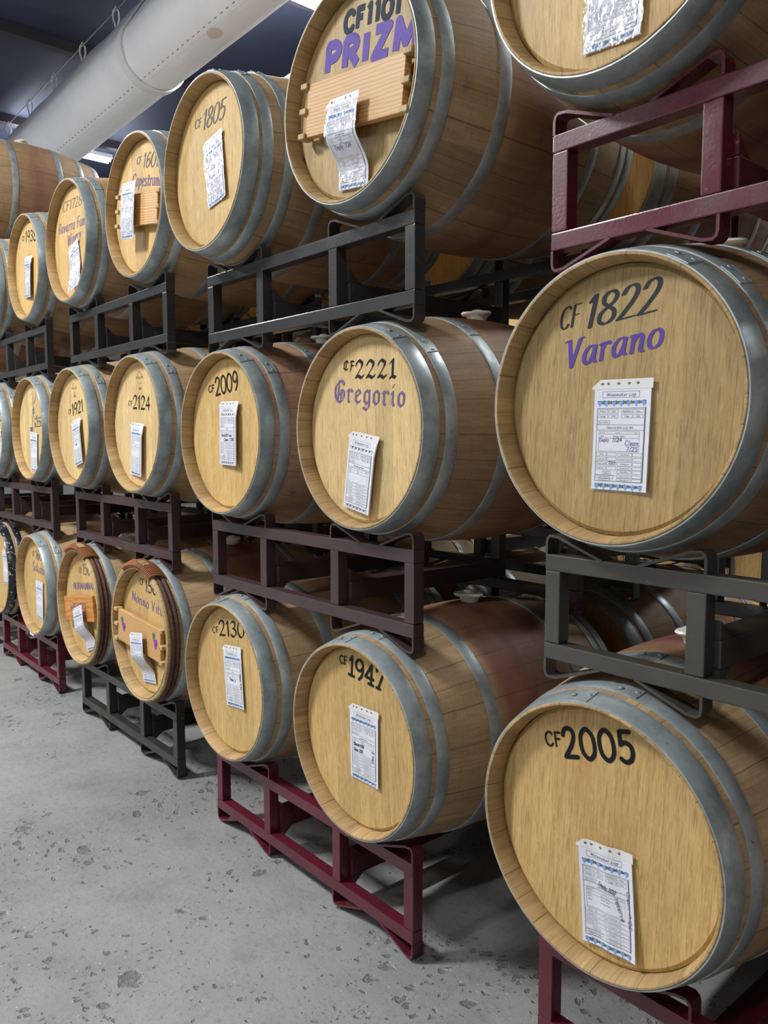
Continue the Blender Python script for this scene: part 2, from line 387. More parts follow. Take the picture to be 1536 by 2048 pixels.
def make_ceiling():
    t = NT('dark_ceiling_sheathing'); o = t.obj(); x, y, z = t.sep(o)
    px = t.math('FLOOR', t.math('DIVIDE', x, 1.22)); py = t.math('FLOOR', t.math('DIVIDE', y, 2.44))
    w = t.white(t.vec(px, py, 0.0))
    c = t.mix(w, (0.022, 0.028, 0.058), (0.036, 0.046, 0.088))  # navy tone carries the blue cast of flare, put into the colour
    c = t.mix(t.mr(t.noise(o, 1.2, 4.0), 0.35, 0.7), c, (0.026, 0.032, 0.06))
    t.set('Base Color', c); t.set('Roughness', 0.7)
    return t.m
M['ceiling'] = make_ceiling()
def make_beam():
    t = NT('dark_timber'); o = t.obj(); x, y, z = t.sep(o)
    g = t.noise(t.vec(t.math('MULTIPLY', x, 9.0), t.math('MULTIPLY', y, 2.0), t.math('MULTIPLY', z, 9.0)), 1.0, 4.0)
    t.set('Base Color', t.mix(t.mr(g, 0.3, 0.7), (0.036, 0.026, 0.036), (0.028, 0.022, 0.034))); t.set('Roughness', 0.7)
    return t.m
M['beam'] = make_beam()
def make_wall():
    t = NT('painted_block_wall'); o = t.obj()
    n = t.noise(o, 0.6, 4.0)
    t.set('Base Color', t.mix(t.mr(n, 0.3, 0.7), (0.34, 0.34, 0.33), (0.29, 0.29, 0.285))); t.set('Roughness', 0.75)
    return t.m
M['wall'] = make_wall()
M['pale_wall'] = flat('pale_front_wall', (0.62, 0.62, 0.61), 0.8)  # unseen wall, made paler than the rest to reflect onto racks and hoops
def emit(name, col, s):
    t = NT(name); t.set('Base Color', (0.9, 0.9, 0.9)); t.set('Emission Color', col); t.set('Emission Strength', s)
    return t.m
M['tube'] = emit('lit_fluorescent_tube', (0.92, 0.97, 1.0), 14.0)

# ------------------------------------------------------------------ room
RX0, RX1, RY0, RY1, RZ = -20.0, 7.0, -10.0, 9.0, 5.8
def floor_h(x):
    def ss(a, b, v):
        q = max(0.0, min(1.0, (v - a) / (b - a))); return q * q * (3 - 2 * q)
    return 0.03 * ss(-1.50, -1.14, x) + 0.0 if x > -2.74 else 0.04 * ss(2.74, 3.0, -x)
bm = bmesh.new()
xs = sorted(set([RX0, -14, -9, -6, -4] + [-3.2 + 0.06 * i for i in range(38)] + [-0.5, 1, 3, RX1]))
ys = [RY0, -5, -2, 0, 2, 5, RY1]
grid = [[bm.verts.new((x, y, floor_h(x))) for y in ys] for x in xs]
for i in range(len(xs) - 1):
    for j in range(len(ys) - 1):
        bm.faces.new((grid[i][j], grid[i + 1][j], grid[i + 1][j + 1], grid[i][j + 1])).smooth = True
tag(put('floor', mesh_from(bm, 'floor', [M['floor']])), kind='structure')
tag(put('ceiling', box_mesh('ceiling', (RX0 - .2, RX1 + .2, RY0 - .2, RY1 + .2, RZ, RZ + 0.15), M['ceiling'])), kind='structure')
for nm, d in (('wall_rear', (RX0 - .2, RX1 + .2, RY1, RY1 + .2, -0.2, RZ)), ('wall_front', (RX0 - .2, RX1 + .2, RY0 - .2, RY0, -0.2, RZ)),
              ('wall_left', (RX0 - .2, RX0, RY0, RY1, -0.2, RZ)), ('wall_right', (RX1, RX1 + .2, RY0, RY1, -0.2, RZ))):
    tag(put(nm, box_mesh(nm, d, M['pale_wall' if nm == 'wall_front' else 'wall'])), kind='structure')
k = 0
rafter_me = box_mesh('trim_rafter', (-0.06, 0.06, RY0, RY1, RZ - 0.11, RZ), M['beam'])
x = RX0 + 1.2
while x < RX1:
    k += 1
    o = put('trim_%d' % k, rafter_me); o.location = (x, 0, 0); tag(o, kind='structure'); x += 2.44
beam_me = box_mesh('trim_beam', (RX0, RX1, -0.11, 0.11, RZ - 0.42, RZ - 0.11), M['beam'])
for y in (-7.0, 4.4, 7.0):
    k += 1
    o = put('trim_%d' % k, beam_me); o.location = (0, y, 0); tag(o, kind='structure')

# ------------------------------------------------------------------ fluorescent lights
def build_light_meshes():
    h = bmesh.new(); add_box(h, -0.09, 0.09, -0.62, 0.62, 0.035, 0.10); bevel_all(h, 0.008, 1)
    r = bmesh.new(); tube(r, [(0, 0, 0.1), (0, 0, RZ - LAMP_Z)], 0.006, 6)
    t = bmesh.new(); tube(t, [(0, -0.60, 0.016), (0, 0.60, 0.016)], 0.016, 10)
    return mesh_from(h, 'light_housing', [M['bare_white']]), mesh_from(r, 'hanging_rod', [M['steel']]), mesh_from(t, 'fluorescent_tube', [M['tube']])
L_house, L_rod, L_tube = build_light_meshes()
nth = ('first', 'second', 'third', 'fourth', 'fifth')
for (rown, ry, lamps) in LAMP_ROWS:
    for i, (lx, pw) in enumerate(lamps):
        e = empty('fluorescent_light', (lx, ry, LAMP_Z))
        lab = 'white twin tube fluorescent light over the %s, %s from the left wall' % (rown, nth[i])
        if rown == 'barrel stacks' and i == 0: lab = 'bright fluorescent light glowing under the low end of the white fabric duct'
        if rown == 'barrel stacks' and i == 1: lab = 'bright fluorescent light above the barrel with the wide pine board'
        tag(e, lab, 'ceiling light', 'fluorescent ceiling lights')
        put('light_housing', L_house, e)
        for dy in (-0.45, 0.45):
            o = put('hanging_rod', L_rod, e); o.location = (0, dy, 0)
        for dx in (-0.045, 0.045):
            o = put('fluorescent_tube', L_tube, e); o.location = (dx, 0, 0)
        ld = bpy.data.lights.new('tube_glow', 'AREA'); ld.shape = 'RECTANGLE'; ld.size = 0.2; ld.size_y = 1.2
        ld.energy = LAMP_POWER * pw; ld.color = LAMP_COLOR
        lo = bpy.data.objects.new('tube_glow', ld); COL.objects.link(lo); lo.parent = e; lo.location = (0, 0, -0.01)

# ------------------------------------------------------------------ white fabric duct on its cable
DY, DZ, DR, DH = 1.9, 4.949, 0.30, 0.569
def drop(a, grow=0.0):
    """hanging teardrop section: round below, drawn up to a ridge at the loops"""
    r = DR + grow; h = DH + grow
    t = math.acos(r / h)
    a = (a + PI) % (2 * PI) - PI
    if abs(a) >= t: return r
    return r / math.cos(t - abs(a))

def build_duct():
    e = empty('fabric_duct', (0, DY, DZ))
    tag(e, 'long white fabric air duct sagging from loops on a cable above the stacks', 'air duct')
    bm = bmesh.new(); seg = 72; rings = []
    nx = 160; x0, x1 = -15.5, 5.0
    for i in range(nx + 1):
        xx = x0 + (x1 - x0) * i / nx; ring = []
        for k_ in range(seg):
            a = 2 * PI * k_ / seg
            rr = drop(a) * (1 + 0.018 * noise.noise(Vector((xx * 1.3, math.cos(a) * 1.5, math.sin(a) * 1.5))))
            rr *= 1 - 0.035 * max(0, math.cos(a)) ** 4 * (0.5 - 0.5 * math.cos(2 * PI * (xx - 4.19 + 0.0) / 0.9))
            ring.append(bm.verts.new((xx, rr * math.sin(a), rr * math.cos(a))))
        rings.append(ring)
    for a, b in zip(rings[:-1], rings[1:]):
        for k_ in range(seg): bm.faces.new((a[k_], b[k_], b[(k_ + 1) % seg], a[(k_ + 1) % seg])).smooth = True
    bm.faces.new(rings[0]); bm.faces.new(list(reversed(rings[-1])))
    put('fabric_tube', mesh_from(bm, 'fabric_tube', [M['duct']]), e)
    for sx in (-12.4, -7.0, -1.8):
        bm = bmesh.new(); seg = 72; rings = []
        for dx in (-0.055, -0.05, 0.05, 0.055):
            off = 0.012 if abs(dx) < 0.052 else -0.004
            rings.append([bm.verts.new((sx + dx + 0.012 * noise.noise(Vector((0, k_ * .4, sx))), drop(2 * PI * k_ / seg, .006 + off) * math.sin(2 * PI * k_ / seg), drop(2 * PI * k_ / seg, .006 + off) * math.cos(2 * PI * k_ / seg))) for k_ in range(seg)])
        for a, b in zip(rings[:-1], rings[1:]):
            for k_ in range(seg): bm.faces.new((a[k_], b[k_], b[(k_ + 1) % seg], a[(k_ + 1) % seg])).smooth = True
        put('seam_band', mesh_from(bm, 'seam_band', [M['cord']]), e)
    bm = bmesh.new()
    pts = [(0.004, 0, DH - 0.03), (0.028, 0, DH + 0.06), (0.026, 0, DH + 0.12), (0, 0, DH + 0.172), (-0.026, 0, DH + 0.12), (-0.028, 0, DH + 0.06), (-0.004, 0, DH - 0.03)]
    tube(bm, pts, 0.009, 6)
    lm = mesh_from(bm, 'hanger_loop', [M['cord']])
    for i in range(-4, 19):
        o = put('hanger_loop', lm, e); o.location = (-7.79 + 0.9 * (4 - i) - 0.0, 0, 0); o.rotation_euler = (0, 0, math.radians(65))
    return e
build_duct()
bm = bmesh.new(); tube(bm, [(RX0, DY, DZ + DH + 0.138), (RX1, DY, DZ + DH + 0.138)], 0.006, 6)
tag(put('suspension_cable', mesh_from(bm, 'suspension_cable', [M['steel']])), 'thin steel cable stretched level just above the white fabric duct', 'cable')
bm = bmesh.new(); tube(bm, [(-11.6, 4.3, 3.75), (-6.6, 4.3, 5.78)], 0.03, 8)
tag(put('conduit_pipe', mesh_from(bm, 'conduit_pipe', [M['bare_white']])), 'slanting pale metal pipe climbing to the ceiling behind the barrel marked CF 1805', 'pipe')
# a second, farther duct whose edge shows between two top barrels
def second_duct():
    bm = bmesh.new(); seg = 28; rings = []
    for i in range(41):
        xx = -15.0 + 20.0 * i / 40
        rings.append([bm.verts.new((xx, 0.215 * math.sin(2 * PI * q / seg), 0.215 * math.cos(2 * PI * q / seg))) for q in range(seg)])
    for a, b in zip(rings[:-1], rings[1:]):
        for q in range(seg): bm.faces.new((a[q], b[q], b[(q + 1) % seg], a[(q + 1) % seg])).smooth = True
    bm.faces.new(rings[0]); bm.faces.new(list(reversed(rings[-1])))
    o = put('fabric_duct', mesh_from(bm, 'rear_duct', [M['cord']])); o.location = (0, 3.6, 5.13)
    tag(o, 'second white fabric duct far behind, a sliver beside the CF 1805 barrel', 'air duct')
    return o
d2 = second_duct()

# ------------------------------------------------------------------ barrel parts (shared meshes)
L = 0.94; CZ = 0.35
def prof(y): return 0.346 - 0.0635 * ((0.47 - y) / 0.47) ** 2
HY = 0.042   # recess of the head
def body_mesh(ext):
    bm = bmesh.new()
    ys_ = [0.003] + [L * i / 24 for i in range(1, 24)] + [L - 0.003]
    P = [(HY + 0.012, 0.2700), (0.034, 0.2675), (0.002, 0.2750), (0.0, 0.2768), (0.0, 0.2803)] + [(y, prof(y)) for y in ys_] + [(L, 0.2803), (L, 0.2768), (L - 0.002, 0.2750), (L - 0.034, 0.2675), (L - HY - 0.012, 0.2700)]
    n = len(P)
    mis = [1, 1, 1, 1, 1] + [0] * (len(ys_) - 1) + [1, 1, 1, 1, 1]
    revolve(bm, P, 96, mis, False, CZ)
    bmesh.ops.recalc_face_normals(bm, faces=bm.faces)
    me = mesh_from(bm, 'barrel_staves', [ext, M['chime']])
    return me
BODY = {k_: body_mesh(M[k_]) for k_ in ('stave', 'stave_grey', 'stave_pink')}
def head_mesh(mat, rear=False):
    bm = bmesh.new(); seg = 72
    y0, y1, y2 = (HY, HY + 0.006, HY + 0.022)
    s = (lambda y: L - y) if rear else (lambda y: y)
    c = bm.verts.new((0, s(y0), CZ))
    rs = []
    for (y, r) in ((y0, 0.15), (y0, 0.259), (y1, 0.2680), (y2, 0.2698)):
        rs.append([bm.verts.new((r * math.sin(2 * PI * q / seg), s(y), CZ + r * math.cos(2 * PI * q / seg))) for q in range(seg)])
    for q in range(seg): bm.faces.new((c, rs[0][q], rs[0][(q + 1) % seg]))
    for a, b in zip(rs[:-1], rs[1:]):
        for q in range(seg): bm.faces.new((a[q], b[q], b[(q + 1) % seg], a[(q + 1) % seg]))
    bmesh.ops.recalc_face_normals(bm, faces=bm.faces)
    return mesh_from(bm, 'barrel_head', [mat])
HEAD = {k_: head_mesh(M[k_]) for k_ in ('head_gold', 'head_pale', 'head_old')}
REAR = head_mesh(M['head_gold'], True)
def hoop_mesh(ya, yb, mat, jointdeg, thick=0.0028):
    bm = bmesh.new()
    ym = (ya + yb) / 2
    ro = 0.0006
    P = [(ya, prof(ya) - ro), (ya, prof(ya) + thick * .8), (ya + .0012, prof(ya + .0012) + thick), (ym, prof(ym) + thick), (yb - .0012, prof(yb - .0012) + thick), (yb, prof(yb) + thick * .8), (yb, prof(yb) - ro)]
    revolve(bm, P, 96, None, True, CZ)
    # lap joint plate and rivets
    j = math.radians(jointdeg); span = 0.17
    rows = []
    for i in range(13):
        a = j - span / 2 + span * i / 12
        rows.append([bm.verts.new(((prof(y) + thick + e_) * math.sin(a), y, CZ + (prof(y) + thick + e_) * math.cos(a))) for y, e_ in ((ya + .001, 0.0), (ya + .001, .0022), (yb - .001, .0022), (yb - .001, 0.0))])
    for a, b in zip(rows[:-1], rows[1:]):
        for q in range(3): bm.faces.new((a[q], a[q + 1], b[q + 1], b[q])).smooth = False
    bm.faces.new(rows[0]); bm.faces.new(list(reversed(rows[-1])))
    for da in (-0.055, 0.055):
        a = j + da; r0 = prof(ym) + thick + 0.0022
        ctr = Vector((r0 * math.sin(a), ym + 0.004 * (1 if da > 0 else -1), CZ + r0 * math.cos(a)))
        nrm = Vector((math.sin(a), 0, math.cos(a))); tx = Vector((0, 1, 0)); ty = nrm.cross(tx)
        prev = None
        for (rr, hh) in ((0.0065, 0.0), (0.0058, 0.0016), (0.0035, 0.003)):
            ring = [bm.verts.new(ctr + rr * (math.cos(2 * PI * q / 8) * tx + math.sin(2 * PI * q / 8) * ty) + hh * nrm) for q in range(8)]
            if prev:
                for q in range(8): bm.faces.new((prev[q], prev[(q + 1) % 8], ring[(q + 1) % 8], ring[q])).smooth = True
            prev = ring
        bm.faces.new(prev)
    bmesh.ops.recalc_face_normals(bm, faces=bm.faces)
    return mesh_from(bm, 'hoop', [mat])
HOOPS6 = [('head_hoop', 0.002, 0.050, -8), ('quarter_hoop', 0.068, 0.104, 6), ('bilge_hoop', 0.248, 0.286, -4)]
HOOPS8 = [('head_hoop', 0.002, 0.050, -8), ('quarter_hoop', 0.062, 0.097, 6), ('french_hoop', 0.136, 0.168, -3), ('bilge_hoop', 0.262, 0.296, 5)]
def hoop_set(lst, mat, jd=0):
    out = []
    for (n_, a, b, j) in lst:
        out.append((n_, hoop_mesh(a, b, mat, j + jd)))
        out.append((n_, hoop_mesh(L - b, L - a, mat, -j + jd)))
    return out
HOOPSE = [('head_hoop', 0.002, 0.046, -8), ('quarter_hoop', 0.135, 0.168, 6), ('bilge_hoop', 0.298, 0.336, -4)]
HS = {'even': hoop_set(HOOPSE, M['hoop']), 'six': hoop_set(HOOPS6, M['hoop']), 'six_b': hoop_set(HOOPS6, M['hoop'], 38), 'eight': hoop_set(HOOPS8, M['hoop'], 24), 'black': hoop_set(HOOPS6, M['hoop_black'], 30)}
def bung_mesh():
    bm = bmesh.new(); seg = 36; z0 = 0.35 + CZ - 0.006
    rings = []
    for (r, z, lob) in ((0.025, z0 - 0.004, 0), (0.034, z0 + 0.020, 0), (0.042, z0 + 0.022, 1), (0.046, z0 + 0.027, 1), (0.043, z0 + 0.032, 1), (0.019, z0 + 0.033, 0), (0.017, z0 + 0.039, 0), (0.010, z0 + 0.041, 0)):
        ring = []
        for q in range(seg):
            a = 2 * PI * q / seg; rr = r * (1 + (0.16 * math.cos(3 * a) if lob else 0))
            ring.append(bm.verts.new((rr * math.cos(a), 0.47 + rr * math.sin(a), z)))
        rings.append(ring)
    for a, b in zip(rings[:-1], rings[1:]):
        for q in range(seg): bm.faces.new((a[q], a[(q + 1) % seg], b[(q + 1) % seg], b[q])).smooth = True
    bm.faces.new(rings[-1])
    return mesh_from(bm, 'bung', [M['bung']])
BUNG = bung_mesh()

def make_barrel(X, Y, Z, s, label, body='stave', head='head_gold', hoops='six', stain=0.5, group='oak wine barrels lying on racks', bung=True):
    """Z: axis height."""
    e = empty('wine_barrel', (X, Y, Z - CZ * s), 0, (s, 1, s))
    tag(e, label, 'barrel', group)
    b = put('barrel_staves', BODY[body], e); b['stain'] = float(stain)
    h = put('barrel_head', HEAD[head], e)
    put('barrel_head', REAR, e)
    for n_, me in HS[hoops]: put(n_, me, e)
    if bung is not False:
        o = put('bung', BUNG, e)
        if bung is not True: o.location = (0, bung, -0.0012)
    e_head[e.name] = h
    return e
e_head = {}

# ------------------------------------------------------------------ rack (shared meshes per paint)
TW = 0.040; HALF = 0.567; INNER = 0.205; DEPTH = 0.78
STRAP = [(0.0, 0.0), (0.0, 0.028), (0.003, 0.039), (0.012, 0.046), (0.035, 0.044), (0.150, 0.001)]
def strap_mesh(mat, bottom=False):
    """one cradle strap: vertical leg at x=0 outer face, bends and slopes toward +x. local z=0 at rail face"""
    P = STRAP
    th = 0.0065; bm = bmesh.new(); rows = []
    n = len(P)
    for i, (x_, z_) in enumerate(P):
        a = Vector(P[max(i - 1, 0)]); b = Vector(P[min(i + 1, n - 1)]); t = (b - a).normalized(); nn = Vector((t.y, -t.x))
        p = Vector((x_, z_)); q = p + nn * th
        sg = -1 if bottom else 1
        rows.append([bm.verts.new((p.x, 0.0, sg * p.y)), bm.verts.new((p.x, TW, sg * p.y)), bm.verts.new((q.x, TW, sg * q.y)), bm.verts.new((q.x, 0.0, sg * q.y))])
    for a, b in zip(rows[:-1], rows[1:]):
        for k_ in range(4): bm.faces.new((a[k_], a[(k_ + 1) % 4], b[(k_ + 1) % 4], b[k_]))
    bm.faces.new(rows[0]); bm.faces.new(rows[-1])
    bmesh.ops.recalc_face_normals(bm, faces=bm.faces)
    # mirrored twin
    me = mesh_from(bm, 'cradle_strap', [mat])
    bm2 = bmesh.new(); bm2.from_mesh(me)
    for v in bm2.verts: v.co.x = -v.co.x
    bmesh.ops.reverse_faces(bm2, faces=bm2.faces)
    me2 = mesh_from(bm2, 'cradle_strap', [mat])
    return me, me2
RACKM = {}
def rack_meshes(pk):
    if pk in RACKM: return RACKM[pk]
    m = M[pk]
    R = {}
    R['rail'] = box_mesh('rail', (-HALF, HALF, 0, TW, 0, 0.038), m, 0.003, 2)
    R['post'] = box_mesh('post', (-TW / 2, TW / 2, 0.001, TW - 0.001, 0.094, 0.262), m, 0.003, 2)
    R['fork'] = box_mesh('fork_tube', (-0.034, 0.034, TW, DEPTH - TW, 0.105, 0.165), m, 0.004, 2)
    R['up'] = strap_mesh(m, False); R['dn'] = strap_mesh(m, True)
    R['gus'] = []
    for (za, zb) in ((0.165, 0.205), (0.105, 0.066)):
        bm = bmesh.new()
        v = [bm.verts.new(c) for sx in (-0.033, 0.033) for c in ((sx, TW - 0.001, za), (sx, TW + 0.045, za), (sx, TW - 0.001, zb))]
        for f in ((0, 1, 2), (5, 4, 3), (0, 3, 4, 1), (1, 4, 5, 2), (2, 5, 3, 0)): bm.faces.new([v[i] for i in f])
        bmesh.ops.recalc_face_normals(bm, faces=bm.faces)
        R['gus'].append(mesh_from(bm, 'gusset', [m]))
    RACKM[pk] = R
    return R
def make_rack(X, Y, Z, pk, label, hs=1.0, group='steel barrel racks'):
    R = rack_meshes(pk)
    e = empty('barrel_rack', (X, Y, Z), 0, (1, 1, hs)); tag(e, label, 'rack', group)
    def pt(n_, me, loc):
        o = put(n_, me, e); o.location = loc; return o
    for y in (0.0, DEPTH - TW):
        pt('top_rail', R['rail'], (0, y, 0.262)); pt('bottom_rail', R['rail'], (0, y, 0.055))
        for x_ in (-HALF + TW / 2, -INNER, INNER, HALF - TW / 2): pt('post', R['post'], (x_, y, 0))
        for (nm, key, zz) in (('cradle_strap', 'up', 0.300), ('foot_strap', 'dn', 0.055)):
            r_, l_ = R[key]
            pt(nm, r_, (-HALF, y, zz)); pt(nm, l_, (-INNER + TW / 2, y, zz)); pt(nm, r_, (INNER - TW / 2, y, zz)); pt(nm, l_, (HALF, y, zz))
    for x_ in (-INNER, INNER):
        f = pt('fork_tube', R['fork'], (x_, 0, 0))
        if group == 'steel barrel racks':
            for g in R['gus']: put('gusset', g, f)
    return e

# ------------------------------------------------------------------ stroke lettering
G = {
'0': (.64, [('c', [(.32, 1), (.09, .82), (.03, .5), (.09, .18), (.32, 0), (.55, .18), (.61, .5), (.55, .82), (.32, 1)])]),
'1': (.36, [('l', [(.06, .80), (.22, 1), (.22, 0)])]),
'2': (.62, [('c', [(.06, .76), (.14, .93), (.31, 1), (.49, .92), (.53, .73), (.43, .5), (.22, .22), (.04, .02)]), ('l', [(.04, .02), (.58, .03)])]),
'3': (.60, [('c', [(.07, .86), (.2, .98), (.38, .97), (.49, .82), (.42, .62), (.25, .54)]), ('c', [(.25, .54), (.45, .48), (.54, .28), (.42, .06), (.22, 0), (.04, .12)])]),
'4': (.64, [('l', [(.44, 0), (.44, 1), (.03, .32), (.60, .32)])]),
'5': (.60, [('l', [(.52, .98), (.13, .98), (.10, .56)]), ('c', [(.10, .56), (.28, .63), (.48, .54), (.54, .32), (.44, .08), (.22, 0), (.04, .10)])]),
'6': (.60, [('c', [(.48, .92), (.32, 1), (.14, .76), (.05, .36), (.14, .06), (.3, 0), (.48, .1), (.53, .32), (.42, .53), (.26, .55), (.07, .36)])]),
'7': (.56, [('l', [(.04, .98), (.54, .98), (.20, 0)])]),
'8': (.62, [('c', [(.31, .53), (.11, .67), (.10, .87), (.31, 1), (.52, .87), (.50, .67), (.31, .53), (.08, .36), (.07, .13), (.31, 0), (.55, .13), (.54, .36), (.31, .53)])]),
'9': (.60, [('c', [(.53, .64), (.34, .45), (.11, .52), (.05, .75), (.17, .96), (.34, 1), (.5, .88), (.55, .6), (.49, .25), (.30, 0)])]),
'A': (.68, [('l', [(.02, 0), (.34, 1), (.66, 0)]), ('l', [(.14, .36), (.54, .36)])]),
'B': (.6, [('l', [(.08, 0), (.08, 1)]), ('c', [(.08, 1), (.4, .97), (.5, .78), (.38, .56), (.08, .53)]), ('c', [(.08, .53), (.44, .5), (.56, .27), (.42, .03), (.08, 0)])]),
'C': (.68, [('c', [(.62, .84), (.5, .97), (.3, .98), (.1, .78), (.05, .45), (.14, .13), (.34, 0), (.52, .05), (.62, .18)])]),
'D': (.66, [('l', [(.08, 0), (.08, 1)]), ('c', [(.08, 1), (.42, .96), (.6, .7), (.6, .3), (.42, .04), (.08, 0)])]),
'E': (.56, [('l', [(.5, 1), (.08, 1), (.08, 0), (.52, 0)]), ('l', [(.08, .52), (.44, .52)])]),
'F': (.56, [('l', [(.10, 0), (.10, .98), (.54, .98)]), ('l', [(.10, .53), (.44, .53)])]),
'G': (.74, [('c', [(.64, .86), (.45, 1), (.2, .92), (.05, .6), (.1, .2), (.32, 0), (.58, .08), (.66, .3)]), ('l', [(.66, .0), (.66, .46), (.40, .46)])]),
'H': (.66, [('l', [(.08, 0), (.08, 1)]), ('l', [(.58, 0), (.58, 1)]), ('l', [(.08, .52), (.58, .52)])]),
'I': (.24, [('l', [(.12, 0), (.12, 1)])]),
'K': (.62, [('l', [(.08, 0), (.08, 1)]), ('l', [(.56, 1), (.10, .46), (.58, 0)])]),
'L': (.52, [('l', [(.08, 1), (.08, 0), (.5, 0)])]),
'M': (.84, [('l', [(.08, 0), (.12, 1), (.42, .2), (.72, 1), (.76, 0)])]),
'N': (.70, [('l', [(.08, 0), (.08, 1), (.60, 0), (.60, 1)])]),
'O': (.76, [('c', [(.38, 1), (.12, .84), (.04, .5), (.12, .16), (.38, 0), (.64, .16), (.72, .5), (.64, .84), (.38, 1)])]),
'P': (.58, [('l', [(.08, 0), (.08, 1)]), ('c', [(.08, .98), (.38, .98), (.54, .76), (.40, .50), (.08, .46)])]),
'R': (.62, [('l', [(.08, 0), (.08, 1)]), ('c', [(.08, .98), (.38, .98), (.52, .76), (.38, .52), (.08, .48)]), ('l', [(.28, .48), (.58, 0)])]),
'S': (.58, [('c', [(.52, .86), (.36, 1), (.14, .94), (.08, .74), (.28, .54), (.48, .38), (.5, .14), (.3, 0), (.05, .12)])]),
'T': (.6, [('l', [(.3, 0), (.3, 1)]), ('l', [(.02, 1), (.58, 1)])]),
'U': (.66, [('c', [(.08, 1), (.08, .3), (.2, .03), (.46, .03), (.58, .3), (.58, 1)])]),
'V': (.66, [('l', [(.0, .96), (.12, 1), (.30, 0), (.56, .96), (.66, 1)])]),
'W': (.92, [('l', [(.04, 1), (.24, 0), (.46, .9), (.68, 0), (.88, 1)])]),
'Y': (.6, [('l', [(.02, 1), (.30, .5), (.58, 1)]), ('l', [(.30, .5), (.30, 0)])]),
'Z': (.62, [('l', [(.06, .98), (.56, .98), (.06, .02), (.58, .02)])]),
'a': (.54, [('c', [(.44, .58), (.26, .62), (.08, .44), (.05, .2), (.16, .01), (.32, .1), (.44, .4)]), ('l', [(.46, .60), (.42, .12), (.52, .02)])]),
'b': (.52, [('l', [(.1, 1), (.1, 0)]), ('c', [(.1, .4), (.26, .6), (.44, .46), (.44, .14), (.26, 0), (.1, .08)])]),
'c': (.48, [('c', [(.44, .5), (.3, .62), (.12, .52), (.06, .28), (.14, .05), (.3, 0), (.44, .1)])]),
'd': (.54, [('c', [(.44, .5), (.26, .62), (.08, .44), (.06, .18), (.2, 0), (.36, .08), (.45, .3)]), ('l', [(.46, 1), (.45, 0)])]),
'e': (.48, [('c', [(.07, .30), (.40, .34), (.42, .5), (.28, .62), (.12, .52), (.05, .26), (.16, .03), (.32, 0), (.45, .12)])]),
'f': (.36, [('c', [(.38, .94), (.26, 1), (.17, .85), (.16, .5), (.14, 0)]), ('l', [(.02, .58), (.34, .58)])]),
'g': (.54, [('c', [(.44, .52), (.28, .62), (.1, .48), (.07, .24), (.2, .06), (.36, .14), (.45, .36)]), ('c', [(.47, .6), (.46, .1), (.40, -.2), (.22, -.32), (.06, -.22)])]),
'h': (.54, [('l', [(.1, 1), (.1, 0)]), ('c', [(.1, .36), (.26, .6), (.42, .5), (.44, .25), (.44, 0)])]),
'i': (.26, [('l', [(.06, .55), (.14, .61), (.13, .06), (.22, .0)]), ('l', [(.13, .83), (.17, .87)])]),
'k': (.5, [('l', [(.1, 1), (.1, 0)]), ('l', [(.42, .6), (.12, .28), (.46, 0)])]),
'l': (.24, [('l', [(.12, 1), (.11, .06), (.2, 0)])]),
'm': (.82, [('l', [(.04, .56), (.12, .6), (.11, 0)]), ('c', [(.11, .36), (.26, .6), (.40, .5), (.41, .2), (.41, 0)]), ('c', [(.41, .36), (.56, .6), (.70, .5), (.71, .2), (.72, .02)])]),
'n': (.56, [('l', [(.04, .56), (.13, .61), (.11, 0)]), ('c', [(.11, .34), (.28, .60), (.43, .52), (.43, .2), (.42, .05)]), ('l', [(.42, .05), (.52, .0)])]),
'o': (.54, [('c', [(.28, .62), (.11, .5), (.05, .29), (.11, .09), (.27, 0), (.44, .12), (.49, .33), (.44, .52), (.28, .62)])]),
'p': (.54, [('l', [(.1, .6), (.1, -.32)]), ('c', [(.1, .4), (.26, .62), (.44, .46), (.44, .16), (.26, 0), (.1, .1)])]),
'r': (.42, [('l', [(.04, .56), (.13, .61), (.11, 0)]), ('c', [(.11, .36), (.2, .54), (.30, .62), (.40, .54)])]),
's': (.44, [('c', [(.38, .52), (.24, .62), (.1, .52), (.16, .36), (.34, .24), (.34, .06), (.2, 0), (.05, .08)])]),
't': (.36, [('l', [(.17, .86), (.14, .08), (.24, .0), (.33, .06)]), ('l', [(.03, .6), (.33, .6)])]),
'u': (.56, [('c', [(.1, .6), (.09, .2), (.2, 0), (.36, .1), (.44, .34)]), ('l', [(.45, .6), (.44, .06), (.53, 0)])]),
'v': (.5, [('l', [(.05, .6), (.23, 0), (.45, .6)])]),
'w': (.7, [('l', [(.05, .6), (.19, 0), (.35, .5), (.5, 0), (.65, .6)])]),
'x': (.5, [('l', [(.05, .6), (.44, 0)]), ('l', [(.44, .6), (.05, 0)])]),
'y': (.52, [('l', [(.06, .6), (.24, .06)]), ('l', [(.46, .6), (.24, .06), (.12, -.3)])]),
'z': (.46, [('l', [(.05, .6), (.42, .6), (.05, 0), (.44, 0)])]),
'/': (.42, [('l', [(.04, -.1), (.38, 1.0)])]), '%': (.6, [('l', [(.08, 0), (.5, 1)]), ('l', [(.1, .8), (.18, .9), (.1, .95)]), ('l', [(.45, .05), (.52, .15), (.44, .2)])]),
' ': (.34, []), ',': (.2, [('l', [(.1, .05), (.06, -.12)])]), '.': (.2, [('l', [(.1, .0), (.11, .04)])]), '-': (.4, [('l', [(.06, .35), (.34, .35)])]), "'": (.2, [('l', [(.1, 1), (.1, .8)])]),
}
